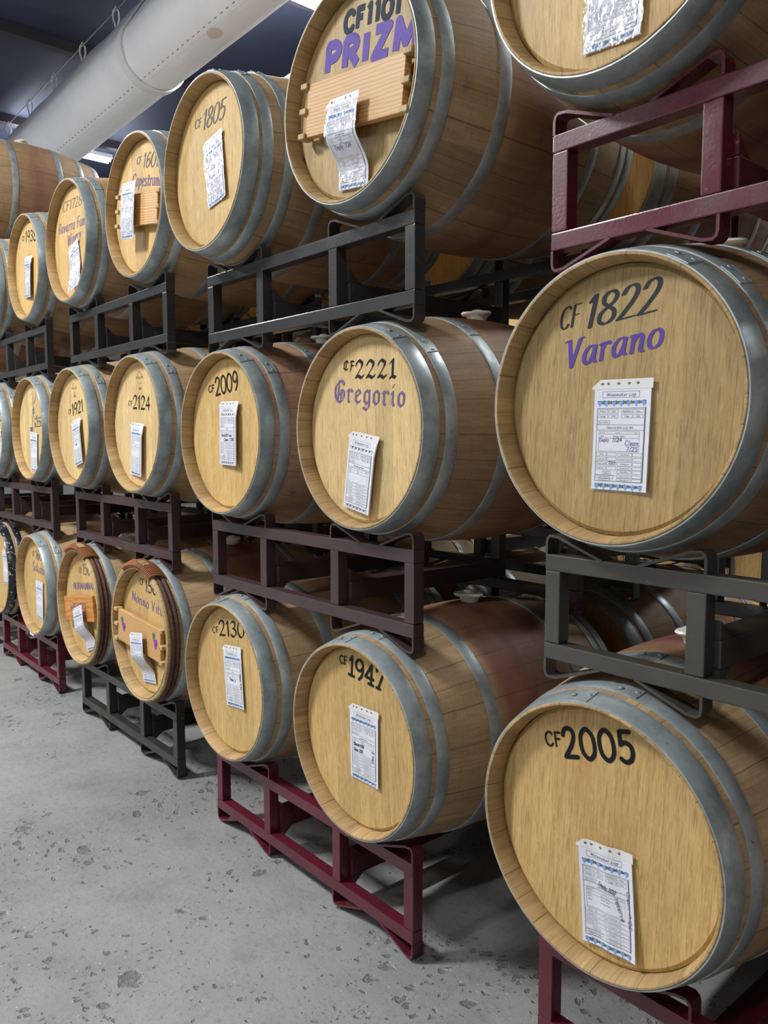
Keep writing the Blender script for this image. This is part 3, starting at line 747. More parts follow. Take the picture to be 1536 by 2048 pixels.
BL = {
'G': (.78, [('c', [(.68, .84), (.52, 1), (.26, .94), (.06, .62), (.09, .24), (.32, 0), (.58, .06), (.70, .26), (.66, .50), (.48, .56)]), ('l', [(.30, .92), (.27, .10)]), ('l', [(.48, .56), (.50, .14)]), ('l', [(.30, .36), (.48, .36)])]),
'r': (.46, [('l', [(.04, .53), (.14, .62), (.14, .08), (.24, .0)]), ('l', [(.14, .46), (.30, .62), (.42, .52)])]),
'e': (.50, [('l', [(.43, .10), (.27, 0), (.11, .12), (.11, .50), (.28, .62), (.43, .48), (.12, .28)])]),
'g': (.54, [('l', [(.44, .50), (.28, .62), (.11, .50), (.11, .12), (.27, 0), (.44, .14)]), ('l', [(.44, .62), (.44, -.14), (.28, -.30), (.06, -.20)])]),
'o': (.54, [('l', [(.11, .50), (.11, .12), (.27, 0), (.44, .12), (.44, .50), (.28, .62), (.11, .50)])]),
'i': (.30, [('l', [(.04, .53), (.14, .62), (.14, .08), (.24, .0)]), ('l', [(.12, .84), (.20, .92)])]),
'2': (.60, [('l', [(.05, .74), (.12, .92), (.26, 1), (.46, .86), (.44, .66), (.07, .10)]), ('l', [(.05, .06), (.22, .14), (.40, .02), (.56, .14)])]),
'1': (.44, [('l', [(.05, .82), (.22, 1), (.22, .10), (.08, .02)]), ('l', [(.22, .10), (.40, .04)])]),
'C': (.66, [('l', [(.58, .78), (.40, 1), (.12, .82), (.10, .20), (.34, 0), (.60, .18)]), ('l', [(.34, .86), (.34, .14)])]),
'F': (.62, [('l', [(.06, .86), (.22, 1), (.56, .94)]), ('l', [(.24, .98), (.22, .08), (.08, -.06)]), ('l', [(.22, .56), (.50, .52)])]),
}
SLAB = {'1': [[(.02, .02), (.40, .02)]], '4': [[(.28, .02), (.60, .02)]], '7': [[(.05, .98), (.05, .84)], [(.08, .02), (.34, .02)]], 'F': [[(.0, .02), (.24, .02)]], '9': []}
def spline(P, sub=6):
    out = []
    closed = P[0] == P[-1]
    n = len(P)
    for i in range(n - 1):
        p0 = P[i - 1] if i > 0 else (P[n - 2] if closed else P[0]); p1 = P[i]; p2 = P[i + 1]
        p3 = P[i + 2] if i + 2 < n else (P[1] if closed else P[n - 1])
        for k_ in range(sub):
            t = k_ / sub
            out.append(tuple(0.5 * ((2 * p1[c]) + (-p0[c] + p2[c]) * t + (2 * p0[c] - 5 * p1[c] + 4 * p2[c] - p3[c]) * t * t + (-p0[c] + 3 * p1[c] - 3 * p2[c] + p3[c]) * t ** 3) for c in (0, 1)))
    out.append(P[-1]); return out
LIFT = [0]
def stroke(bm, pts, w, y, style='pen', nib=40.0):
    """pts in (x, z) metres; drawn as flat paint at depth y facing -Y"""
    P = [Vector(p) for p in pts]
    def face(vs):
        LIFT[0] = (LIFT[0] + 1) % 90
        for q in vs: q.co.y -= LIFT[0] * 6e-6
        try:
            f = bm.faces.new(vs); f.normal_update()
            if f.normal.y > 0: f.normal_flip()
        except ValueError: pass
    if style == 'nib':
        a = math.radians(nib); nv = Vector((math.cos(a), math.sin(a))) * (w / 2); mv = Vector((-math.sin(a), math.cos(a))) * (w * 0.10)
        for p, q in zip(P[:-1], P[1:]):
            if (q - p).length < 1e-7: continue
            # convex hull of two nib rectangles
            cs = [p + s1 * nv + s2 * mv for s1 in (-1, 1) for s2 in (-1, 1)] + [q + s1 * nv + s2 * mv for s1 in (-1, 1) for s2 in (-1, 1)]
            cs = sorted(set((round(c.x, 7), round(c.y, 7)) for c in cs))
            def cross(o, a_, b_): return (a_[0] - o[0]) * (b_[1] - o[1]) - (a_[1] - o[1]) * (b_[0] - o[0])
            lo = []
            for c in cs:
                while len(lo) > 1 and cross(lo[-2], lo[-1], c) <= 0: lo.pop()
                lo.append(c)
            hi = []
            for c in reversed(cs):
                while len(hi) > 1 and cross(hi[-2], hi[-1], c) <= 0: hi.pop()
                hi.append(c)
            hull = lo[:-1] + hi[:-1]
            if len(hull) > 2: face([bm.verts.new((c[0], y, c[1])) for c in hull])
        return
    for i, (p, q) in enumerate(zip(P[:-1], P[1:])):
        d = q - p
        if d.length < 1e-7: continue
        d.normalize(); nv = Vector((-d.y, d.x)) * (w / 2)
        face([bm.verts.new((c.x, y, c.y)) for c in (p + nv, q + nv, q - nv, p - nv)])
    if style in ('pen', 'flat'):
        for p in (P if style == 'pen' else P[1:-1]):
            face([bm.verts.new((p.x + w / 2 * math.cos(2 * PI * k_ / 10), y, p.y + w / 2 * math.sin(2 * PI * k_ / 10))) for k_ in range(10)])
def draw_text(bm, text, p0, p1, h, w, y, style='pen', slant=0.0, nib=40.0, slab=False, angular=False, gap=0.10):
    GG = (lambda c: BL.get(c, G[c])) if angular else (lambda c: G[c])
    adv = sum(GG(c)[0] + gap for c in text) - gap
    p0 = Vector(p0); p1 = Vector(p1); d = p1 - p0; k_ = d.length / adv; d.normalize(); n = Vector((-d.y, d.x))
    x_ = 0.0
    for c in text:
        gw, st = GG(c)
        lst = [(spline(P, 4 if len(text) > 12 else 6) if t == 'c' else P) for t, P in st]
        if slab: lst = lst + SLAB.get(c, [])
        for P in lst:
            pts = [p0 + d * ((x_ + px) * k_ + slant * pz * h) + n * (pz * h) for px, pz in P]
            stroke(bm, [(q.x, q.y) for q in pts], w, y, style, nib)
        x_ += gw + gap

# local head coordinates: x, z measured from the barrel axis
def lettering(barrel, specs, name='painted_lettering', y=HY - 0.0008):
    """specs: list of (material key, [text calls])"""
    h = e_head[barrel.name]
    for nm, mk, calls in specs:
        bm = bmesh.new()
        for c in calls: c(bm, y)
        for v in bm.verts: v.co.z += CZ
        put(nm, mesh_from(bm, nm, [M[mk]]), h)
def T(text, p0, p1, h, w, **kw):
    return lambda bm, y: draw_text(bm, text, p0, p1, h, w, y, **kw)
def Kv(pts, w, **kw):
    return lambda bm, y: stroke(bm, spline(pts), w, y, **kw)

# ------------------------------------------------------------------ printed log sheets
def font_mesh(text, size):
    cu = bpy.data.curves.new('txt', 'FONT'); cu.body = text; cu.size = size; cu.resolution_u = 2
    ob = bpy.data.objects.new('txt', cu); COL.objects.link(ob)
    dg = bpy.context.evaluated_depsgraph_get(); ev = ob.evaluated_get(dg); me = ev.to_mesh()
    vs = [tuple(v.co) for v in me.vertices]; fs = [tuple(p.vertices) for p in me.polygons]
    ev.to_mesh_clear(); bpy.data.objects.remove(ob); bpy.data.curves.remove(cu)
    return vs, fs
_fc = {}
def print_text(bm, text, x_, z_, size, y, centre=False):
    if (text, size) not in _fc: _fc[(text, size)] = font_mesh(text, size)
    vs, fs = _fc[(text, size)]
    off = -max(v[0] for v in vs) / 2 if centre else 0
    vv = [bm.verts.new((x_ + off + v[0], y, z_ + v[1])) for v in vs]
    for f in fs:
        try: bm.faces.new([vv[i] for i in f])
        except ValueError: pass
def hline(bm, x0, x1, z_, y, w=0.0006, n=10):
    for i in range(n):
        a = x0 + (x1 - x0) * i / n; b = x0 + (x1 - x0) * (i + 1) / n
        bm.faces.new([bm.verts.new(c) for c in ((a, y, z_ - w / 2), (b, y, z_ - w / 2), (b, y, z_ + w / 2), (a, y, z_ + w / 2))])
def vline(bm, x_, z0, z1, y, w=0.0006, n=10):
    for i in range(n):
        a = z0 + (z1 - z0) * i / n; b = z0 + (z1 - z0) * (i + 1) / n
        bm.faces.new([bm.verts.new(c) for c in ((x_ - w / 2, y, a), (x_ + w / 2, y, a), (x_ + w / 2, y, b), (x_ - w / 2, y, b))])
def rect(bm, x0, x1, z0, z1, y, w=0.0005, n=3):
    hline(bm, x0, x1, z0, y, w, n); hline(bm, x0, x1, z1, y, w, n); vline(bm, x0, z0, z1, y, w, n); vline(bm, x1, z0, z1, y, w, n)
SH_W, SH_H = 0.140, 0.228
def form_print(wine, rows):
    bm = bmesh.new(); y = 0.0
    rect(bm, -0.045, 0.040, 0.1915, 0.2035, y, 0.0006, 6)
    draw_text(bm, 'Winemaker Log', (-0.036, 0.1945), (0.031, 0.1945), 0.0062, 0.0011, y, 'nib', 0.3)
    rect(bm, -0.056, 0.054, 0.022, 0.170, y, 0.0009, 14)
    vline(bm, 0.0555, 0.022, 0.172, y, 0.0022, 14)
    for j, (a, b, c, d) in enumerate((('Primary', '2021', 'Appellation', 'Napa'), ('Vintage', '2018', 'Origin', 'Cellar'))):
        z_ = 0.1605 - 0.010 * j
        for (x0, x1, tx) in ((-0.054, -0.031, a), (-0.029, -0.007, b), (0.001, 0.026, c), (0.028, 0.050, d)):
            rect(bm, x0, x1, z_, z_ + 0.0068, y); print_text(bm, tx, (x0 + x1) / 2, z_ + 0.0018, 0.0046, y, True)
    rect(bm, -0.056, -0.026, 0.1385, 0.1455, y); print_text(bm, 'Type of Wine:', -0.041, 0.1405, 0.0042, y, True)
    hline(bm, -0.056, 0.054, 0.1365, y, 0.0007); hline(bm, -0.056, 0.054, 0.126, y, 0.0007)
    print_text(bm, wine, -0.002, 0.1288, 0.0062, y, True)
    rect(bm, -0.050, 0.044, 0.083, 0.1235, y, 0.0005, 8)
    hline(bm, -0.050, 0.044, 0.118, y, 0.0005); hline(bm, -0.050, 0.044, 0.110, y, 0.0005)
    print_text(bm, 'Batch ID', -0.048, 0.1195, 0.0032, y); print_text(bm, 'Location', -0.012, 0.1195, 0.0032, y); print_text(bm, 'Share', 0.033, 0.1195, 0.0032, y)
    for j, (a, b) in enumerate(rows):
        print_text(bm, a, -0.047, 0.1120 - 0.0072 * j, 0.0042, y); print_text(bm, b, -0.004, 0.1120 - 0.0072 * j, 0.0046, y, True)
    LFT = ('Barrel', 'Crush Date', 'Tartaric Acid', 'Rack Date'); RGT = ('Yeast Nutrient', 'Potassium Sorbate', 'Malo Bacteria')
    for j, a in enumerate(LFT):
        z_ = 0.0735 - 0.0095 * j
        rect(bm, -0.054, -0.031, z_, z_ + 0.0068, y); rect(bm, -0.029, -0.007, z_, z_ + 0.0068, y); print_text(bm, a, -0.0425, z_ + 0.002, 0.0037, y, True)
    for j, a in enumerate(RGT):
        z_ = 0.0735 - 0.0095 * j
        rect(bm, -0.004, 0.029, z_, z_ + 0.0068, y); rect(bm, 0.031, 0.052, z_, z_ + 0.0068, y); print_text(bm, a, 0.0125, z_ + 0.002, 0.0037, y, True)
    for j, a in enumerate(('Tartaric Acid S', 'Meta Sulfite S', 'Tartaric Acid SS', 'Meta Sulfite SS')):
        z_ = 0.0465 - 0.0075 * j - (0.0015 if j > 1 else 0)
        rect(bm, -0.004, 0.029, z_, z_ + 0.0060, y); rect(bm, 0.031, 0.052, z_, z_ + 0.0060, y); print_text(bm, a, 0.0125, z_ + 0.0016, 0.0036, y, True)
    rect(bm, -0.038, -0.019, 0.0365, 0.042, y); print_text(bm, 'Reserve', -0.0285, 0.0380, 0.0036, y, True)
    hline(bm, -0.056, -0.006, 0.0345, y, 0.0005)
    rect(bm, -0.054, -0.013, 0.0275, 0.0332, y); print_text(bm, 'Reserve Rack Date', -0.0335, 0.0292, 0.0038, y, True)
    rect(bm, -0.047, -0.020, 0.0235, 0.0265, y)
    return bm
def border_strip(z_):
    vb = bmesh.new(); gb = bmesh.new(); rnd = random.Random(3)
    for i in range(40):
        a = -0.056 + 0.112 * i / 40; b = -0.056 + 0.112 * (i + 1) / 40; j = rnd.uniform(-0.001, 0.001)
        vb.faces.new([vb.verts.new(c) for c in ((a, 0, z_ - 0.003 + j), (b, 0, z_ - 0.003 + j), (b, 0, z_ + 0.0035 - j), (a, 0, z_ + 0.0035 - j))])
    for i in range(7):
        cx = -0.052 + 0.0172 * i + rnd.uniform(-.001, .001)
        for (dx, dz, r) in ((-.0026, .001, .0022), (0, .0015, .0024), (.0026, .001, .0022), (-.0014, -.002, .0021), (.0014, -.002, .0021), (0, -.0052, .0017)):
            gb.faces.new([gb.verts.new((cx + dx + r * math.cos(2 * PI * q / 8), -0.0001, z_ - 0.001 + dz + r * math.sin(2 * PI * q / 8))) for q in range(8)])
    return vb, gb
SHEETS = []
def make_sheet(barrel, cx, cz, ang, label, bend='flat', wrinkle=0.0, bw=False, wine='Cabernet', rows=(('2015', 'Cellar'),), hand=(), over=0.026, edge=0.42):
    """cx, cz: sheet centre from the barrel axis (barrel local); ang degrees about Y"""
    s = barrel.scale.x
    a = math.radians(ang)
    bx, by, bz = barrel.location
    # sheet root at the bottom centre
    wx = bx + cx * s + math.sin(a) * (-SH_H / 2) * -1 * -1 * 1.0
    dirv = Vector((-math.sin(a), math.cos(a)))    # local +z in world xz
    root = Vector((bx + cx * s, bz + CZ * s + cz * s)) - dirv * (SH_H / 2)
    e = empty('log_sheet', (root.x, by + HY - 0.0015, root.y))
    e.rotation_euler = (0, -a, 0)
    tag(e, label, 'paper sheet', 'winemaker log sheets stapled to barrel heads')
    sd = len(SHEETS) * 3.1
    def off(x_, z_):
        v = 1 - z_ / SH_H
        q = 0.0
        if bend == 'flat': q = 0.002 + 0.004 * max(0, x_ / 0.07) ** 2 * (0.4 + v)
        elif bend == 'curl': q = 0.002 + 0.012 * max(0.0, v - 0.55) ** 1.5 + 0.006 * max(0, x_ / 0.07) * v + 0.002 * math.sin(x_ * 90 + 1)
        elif bend == 'thick': q = 0.003 + 0.012 * (0.5 + 0.5 * x_ / 0.07) * min(1, v * 4)
        elif bend == 'board':
            t = max(0.0, min(1.0, (v - edge) / max(0.05, min(0.40, 0.99 - edge)))); t = t * t * (3 - 2 * t)
            q = over * (1 - t) + 0.004 + 0.004 * math.sin(v * 3.1)
        elif bend == 'lift': q = 0.002 + 0.03 * max(0, v - 0.5) + 0.012 * (0.5 - x_ / 0.14) * v
        if wrinkle: q += wrinkle * (0.6 * abs(noise.noise(Vector((x_ * 22 + sd, z_ * 16, sd)))) + 0.4 * abs(noise.noise(Vector((x_ * 55 + sd, z_ * 40, sd + 4)))))
        return q
    def place(bm, nm, mat, lift, extra=None):
        for v in bm.verts:
            v.co.y += -(off(v.co.x, v.co.z) + lift)
        me = mesh_from(bm, nm, [mat] if not isinstance(mat, list) else mat)
        return put(nm, me, e)
    def gridm(x0, x1, z0, z1, nx, nz, ch=0.0):
        bm = bmesh.new()
        vs = [[bm.verts.new((x0 + (x1 - x0) * i / nx, 0, z0 + (z1 - z0) * j / nz)) for i in range(nx + 1)] for j in range(nz + 1)]
        for j in range(nz):
            for i in range(nx): bm.faces.new((vs[j][i], vs[j][i + 1], vs[j + 1][i + 1], vs[j + 1][i])).smooth = True
        return bm, vs
    bm, vs = gridm(-0.064, 0.066, 0.004, 0.209, 13, 20)
    # give the folded paper its thickness
    ext = bmesh.ops.extrude_face_region(bm, geom=list(bm.faces))
    th = 0.0042 if bend == 'thick' else 0.0012
    for g in ext['geom']:
        if isinstance(g, bmesh.types.BMVert): g.co.y += th
    place(bm, 'paper', M['paper'], th)
    lift = th
    pbm = form_print(wine, rows); place(pbm, 'printed_form', M['ink'], lift + 0.0003)
    for z_ in (0.1815, 0.0125):
        vb, gb = border_strip(z_)
        st = place(vb, 'grape_border', M['bw_vine'] if bw else M['vine'], lift + 0.0003)
        for v in gb.verts: v.co.y += -(off(v.co.x, v.co.z) + lift + 0.0004)
        put('grape_cluster', mesh_from(gb, 'grape_cluster', [M['strip'] if bw else M['grape']]), st)
    if hand:
        for mk in sorted(set(q[0] for q in hand)):
            hb = bmesh.new()
            for q in hand:
                if q[0] == mk: draw_text(hb, q[1], q[2], q[3], q[4], q[5], 0.0, 'pen', 0.15)
            place(hb, 'handwriting', M[mk], lift + 0.0005)
    # clear sleeve and its punched strip
    bm, vs = gridm(-0.07, 0.07, 0.0, 0.209, 28, 42)
    if wrinkle >= 0.003:
        for v in bm.verts: v.co.y -= 0.0025 * abs(noise.noise(Vector((v.co.x * 40 + sd, v.co.z * 26, sd + 9))))
    place(bm, 'plastic_sleeve', M['crinkled'] if wrinkle >= 0.003 else M['sleeve'], lift + 0.0014)
    bm = bmesh.new()
    nx = 14
    for i in range(nx):
        a0 = -0.07 + 0.14 * i / nx; a1 = -0.07 + 0.14 * (i + 1) / nx
        def zt(q): return min(SH_H, 0.213 + max(0.0, (q + 0.07)) * 0.75)
        bm.faces.new([bm.verts.new(c) for c in ((a0, 0, 0.2085), (a1, 0, 0.2085), (a1, 0, zt(a1)), (a0, 0, zt(a0)))])
    strip = place(bm, 'punched_strip', M['strip'], lift + 0.0005)
    bm = bmesh.new()
    for hx in (-0.046, -0.032, -0.008, 0.016, 0.036):
        bm.faces.new([bm.verts.new((hx + 0.0036 * math.cos(2 * PI * q / 10), 0, 0.2195 + 0.0026 * math.sin(2 * PI * q / 10))) for q in range(10)])
    for v in bm.verts: v.co.y += -(off(v.co.x, v.co.z) + lift + 0.0008)
    put('punched_hole', mesh_from(bm, 'punched_hole', [M['burnt']]), strip)
    SHEETS.append(e)
    return e

# ------------------------------------------------------------------ boards across heads, willow hoops
def board(barrel, x0, x1, zc, hgt, ang, mat, nm='brace_board', wedges=True, thick=0.022, front=0.004):
    h = e_head[barrel.name]
    bm = bmesh.new(); add_box(bm, x0, x1, front, front + thick, -hgt / 2, hgt / 2); bevel_all(bm, 0.0015, 1)
    o = put(nm, mesh_from(bm, nm, [M[mat]]), h)
    o.location = (0, 0, CZ + zc); o.rotation_euler = (0, -math.radians(ang), 0)
    if wedges:
        bm = bmesh.new(); add_box(bm, -0.016, 0.016, front - 0.008, front + thick + 0.006, -0.008, 0.008); bevel_all(bm, 0.002, 1)
        wm = mesh_from(bm, 'wedge', [M['peeled']])
        for sx in (x0 - 0.012, x1 + 0.012):
            for t in (-0.47, 0.0, 0.47):
                w = put('wedge', wm, o); w.location = (sx, 0, t * hgt)
    return o
def willow(barrel):
    for (yc, r, mk) in ((0.009, 0.293, 'peeled'), (0.027, 0.297, 'willow'), (0.046, 0.300, 'willow')):
        bm = bmesh.new(); seg = 72; ring = []
        for i in range(seg):
            a = 2 * PI * i / seg
            wob = 0.002 * math.sin(5 * a + yc * 300)
            c = Vector(((r - 0.004 + wob) * math.sin(a), yc + 0.0015 * math.sin(3 * a), CZ + (r - 0.004 + wob) * math.cos(a))); nv = Vector((math.sin(a), 0, math.cos(a)))
            ring.append([bm.verts.new(c + (0.0095 * math.cos(2 * PI * q / 8)) * nv + Vector((0, 0.0105 * math.sin(2 * PI * q / 8), 0))) for q in range(8)])
        for i in range(seg):
            a, b = ring[i], ring[(i + 1) % seg]
            for q in range(8): bm.faces.new((a[q], a[(q + 1) % 8], b[(q + 1) % 8], b[q])).smooth = True
        o = put('willow_hoop', mesh_from(bm, 'willow_hoop', [M[mk]]), barrel)
    # wicker binding wound over the top of the hoops
    bm = bmesh.new()
    for i in range(26):
        a = -0.42 + 0.95 * i / 25
        nv = Vector((math.sin(a), 0, math.cos(a))); tv = Vector((math.cos(a), 0, -math.sin(a)))
        pts = []
        for q in range(11):
            b = 2 * PI * q / 10
            c = nv * (0.2945 + 0.0175 * math.sin(b)) + Vector((0, 0.028 + 0.034 * math.cos(b), 0)) + tv * 0.006 * math.cos(b)
            pts.append((c.x, c.y, CZ + c.z))
        tube(bm, pts, 0.0050, 6)
    put('wicker_binding', mesh_from(bm, 'wicker_binding', [M['wicker']]), barrel)
    bm = bmesh.new()
    for i in range(3):
        a = 0.10 + 0.07 * i; r = 0.316
        v = []
        for (da, dy) in ((-.028, -.012), (.028, -.012), (.028, .014), (-.028, .014)):
            v.append(bm.verts.new((r * math.sin(a + da), 0.012 + dy, CZ + r * math.cos(a + da))))
        v2 = [bm.verts.new((c.co.x * .985, c.co.y, CZ + (c.co.z - CZ) * .985)) for c in v]
        bm.faces.new(v); bm.faces.new(list(reversed(v2)))
        for q in range(4): bm.faces.new((v[q], v2[q], v2[(q + 1) % 4], v[(q + 1) % 4]))
    bmesh.ops.recalc_face_normals(bm, faces=bm.faces)
    put('willow_tie', mesh_from(bm, 'willow_tie', [M['peeled']]), barrel)

# ------------------------------------------------------------------ the stacks, front row
DXB = 0.376
def up_contact(hs, s, dy):
    """height of a barrel axis over the rack base when its hoops rest in the cradle straps; dy = rack front minus barrel front"""
    r = 0.0
    for i in range(9):
        for y in (dy + TW * i / 8, dy + DEPTH - TW + TW * i / 8): r = max(r, prof(y) * s)
    r += 0.0035
    best = 0.0
    c = HALF - DXB
    for (x0, z0), (x1, z1) in zip(STRAP[:-1], STRAP[1:]):
        for i in range(9):
            xx = x0 + (x1 - x0) * i / 8; zz = z0 + (z1 - z0) * i / 8
            for off in (0.0, 0.0065):
                d = c - xx
                best = max(best, (0.300 + zz) * hs + off * 0 + math.sqrt(max(0.0, r * r - d * d)))
    d2 = (HALF - (INNER - TW / 2)) - c
    for (x0, z0) in STRAP:
        d = d2 - x0
        best = max(best, (0.300 + z0) * hs + math.sqrt(max(0.0, r * r - d * d)))
    return best + 0.003
def dn_contact(hs, s, dy):
    return up_contact(hs, s, dy) - (0.300 + 0.055) * hs
BAR = {}
# stack: x centre per level, rack front y, floor, barrel scale, rack height factors, barrel y per (level, side)
STK = {
 'A': dict(x=(-0.545, -0.545, -0.545), yr=0.095, fl=0.03, s=1.02, hs=(.975, .98, 1.0), y=((.009, 0.03), (.028, 0.03), (-.005, 0.0))),
 'B': dict(x=(-2.131, -2.131, -2.131), yr=0.105, fl=0.0, s=1.0, hs=(.985, 1.0, 1.0), y=((.026, .024), (.029, .048), (-.015, .020))),
 'C': dict(x=(-3.622, -3.622, -3.622), yr=0.110, fl=0.04, s=1.01, hs=(.98, .985, .985), y=((.030, .030), (.017, .021), (.035, .055))),
 'D': dict(x=(-5.140, -5.140, -5.140), yr=0.115, fl=0.04, s=1.01, hs=(.98, .985, .985), y=((0.04, .035), (0.04, .045), (0.04, .058))),
 'E': dict(x=(-6.60, -6.60, -6.60, -6.60), yr=0.130, fl=0.04, s=1.01, hs=(.93, .93, .93, .93), y=((.05, .05),) * 4),
}
FRONT = {  # (stack, level, side): key, label, body, head, hoops, stain
 ('A', 0, 0): ('2005', 'large oak barrel lettered CF 2005, nearest at the lower right', 'stave', 'head_gold', 'six', .9),
 ('A', 0, 1): ('A0r', 'oak barrel right of the one lettered CF 2005, cut by the photo edge', 'stave_pink', 'head_gold', 'six', .9),
 ('A', 1, 0): ('1822', 'oak barrel lettered CF 1822 with a purple name, at the right edge', 'stave_grey', 'head_old', 'six_b', .8),
 ('A', 1, 1): ('A1r', 'oak barrel right of the one lettered CF 1822, outside the photo edge', 'stave', 'head_gold', 'six', .6),
 ('A', 2, 0): ('top', 'oak barrel on the shiny red rack, cut by the top edge', 'stave', 'head_gold', 'six', .9),
 ('A', 2, 1): ('A2r', 'oak barrel on the right half of the shiny red rack', 'stave_grey', 'head_gold', 'six', 1.0),
 ('B', 0, 0): ('2130', 'oak barrel lettered CF 2130 on the left of the front red floor rack', 'stave', 'head_gold', 'six', .3),
 ('B', 0, 1): ('1947', 'oak barrel lettered CF 1947 on the right of the front red floor rack', 'stave', 'head_gold', 'six', 1.0),
 ('B', 1, 0): ('2009', 'oak barrel lettered CF 2009 in the middle tier', 'stave_pink', 'head_gold', 'six_b', .2),
 ('B', 1, 1): ('2221', 'oak barrel lettered CF 2221 in blackletter, in the middle tier', 'stave_grey', 'head_pale', 'six_b', .6),
 ('B', 2, 0): ('1805', 'oak barrel lettered CF 1805 in the top tier', 'stave', 'head_gold', 'eight', .4),
 ('B', 2, 1): ('prizm', 'oak barrel stencilled CF 1101 with purple block letters and a pine board', 'stave', 'head_old', 'six_b', .55),
 ('C', 0, 0): ('norm', 'oak barrel bound with willow hoops and an orange board on its head', 'stave', 'head_gold', 'six', .3),
 ('C', 0, 1): ('nonno', 'oak barrel bound with willow hoops, pale board painted with grapes', 'stave', 'head_gold', 'six', .95),
 ('C', 1, 0): ('1921', 'oak barrel lettered CF 1921 in the middle tier', 'stave', 'head_pale', 'six_b', .2),
 ('C', 1, 1): ('2124', 'oak barrel lettered CF 2124 in the middle tier', 'stave', 'head_pale', 'six_b', .2),
 ('C', 2, 0): ('rava', 'oak barrel with faded purple script in two lines, top tier', 'stave', 'head_gold', 'six_b', .3),
 ('C', 2, 1): ('cape', 'oak barrel with faded purple script and a wedged narrow board, top tier', 'stave', 'head_gold', 'six', .3),
 ('D', 0, 0): ('D0l', 'barrel with black painted hoops at the left photo edge, bottom tier', 'stave', 'head_gold', 'black', .2),
 ('D', 0, 1): ('saba', 'oak barrel lettered CF 1602 on the left red floor rack', 'stave', 'head_gold', 'six_b', .3),
 ('D', 1, 0): ('D1l', 'oak barrel cut by the left photo edge, middle tier', 'stave', 'head_pale', 'six_b', .2),
 ('D', 1, 1): ('2218', 'oak barrel lettered CF 2218 with a purple drawing, middle tier', 'stave', 'head_pale', 'six_b', .2),
 ('D', 2, 0): ('D2l', 'oak barrel at the left photo edge in the top tier, just a hoop showing', 'stave', 'head_gold', 'six_b', .2),
 ('D', 2, 1): ('1938', 'oak barrel lettered CF 1938 in the top tier', 'stave', 'head_gold', 'six_b', .3),
 ('E', 3, 1): ('E3r', 'highest oak barrel at the left edge, seen from its side with pink stain', 'stave', 'head_gold', 'even', .45),
 ('E', 2, 1): ('E2r', 'pinkish oak barrel below the highest barrel at the left edge', 'stave_pink', 'head_gold', 'even', .9),
}
RACKC = {'A': ('red', 'grey', 'red'), 'B': ('red', 'maroon', 'dark'), 'C': ('olive', 'maroon', 'dark'), 'D': ('red', 'maroon', 'dark'), 'E': ('dark', 'dark', 'dark', 'dark')}
RACKL = {
 ('A', 0): 'dark red steel rack on the floor under the barrel CF 2005',
 ('A', 1): 'charcoal steel rack between the barrels CF 2005 and CF 1822',
 ('A', 2): 'glossy dark red steel rack above the barrel CF 1822',
 ('B', 0): 'dark red steel rack on the floor under barrels CF 2130 and CF 1947',
 ('B', 1): 'faded maroon steel rack between barrels CF 2009, CF 2221 and the bottom tier',
 ('B', 2): 'shiny charcoal steel rack under the barrels CF 1805 and CF 1101',
 ('C', 0): 'olive grey steel rack on the floor under the two willow-hooped barrels',
 ('C', 1): 'faded maroon steel rack under the barrels CF 1921 and CF 2124',
 ('C', 2): 'charcoal steel rack above the barrels CF 1921 and CF 2124',
 ('D', 0): 'dark red steel rack on the floor under the black-hooped barrel and CF 1602',
 ('D', 1): 'faded maroon steel rack under the barrel CF 2218',
 ('D', 2): 'charcoal steel rack under the barrel CF 1938',
}
TIER = ('bottom', 'second', 'third', 'fourth')
SIDE = ('left', 'right')
def stack_levels(st):
    out = []; z = st['fl']
    for l in range(len(st['x'])):
        hs = st['hs'][l]; zr = z
        ys = st['y'][l]
        zs = [zr + up_contact(hs, st['s'], st['yr'] - y) for y in ys]
        out.append((zr, zs))
        z = max(zc + dn_contact(hs, st['s'], st['yr'] - y) for zc, y in zip(zs, ys))
    return out
for sk in 'ABCDE':
    st = STK[sk]
    for l, (zr, zc) in enumerate(stack_levels(st)):
        lab = RACKL.get((sk, l), 'charcoal steel rack in the %s tier of the far left stack' % TIER[l])
        make_rack(st['x'][l], st['yr'], zr, RACKC[sk][l], lab, st['hs'][l])
        for sd in (0, 1):
            f = FRONT.get((sk, l, sd))
            if f is None: f = ('%s%d%d' % (sk, l, sd), 'oak barrel on the %s side, %s tier of the far left stack' % (SIDE[sd], TIER[l]), 'stave', 'head_gold', 'six', .4)
            key, lb, body, head, hoops, stain = f
            s = st['s'] * (1.02 if key == 'prizm' else 1.0)
            b = make_barrel(st['x'][l] + (DXB if sd else -DXB), st['y'][l][sd], zc[sd] + (0.008 if key == 'prizm' else 0), s, lb, body, head, hoops, stain, bung={'1805': False, 'A1r': False, '2005': -.05, '1947': .035, '2221': .035}.get(key, True))
            BAR[key] = b

sr = [o for o in COL.objects if o.get('label') == RACKL[('D', 0)]][0]
lbl = put('paper_sticker', box_mesh('paper_sticker', (-0.035, 0.035, -0.0012, 0.0, 0.264, 0.294), M['paper']), sr); lbl.location = (0.09, 0, 0)
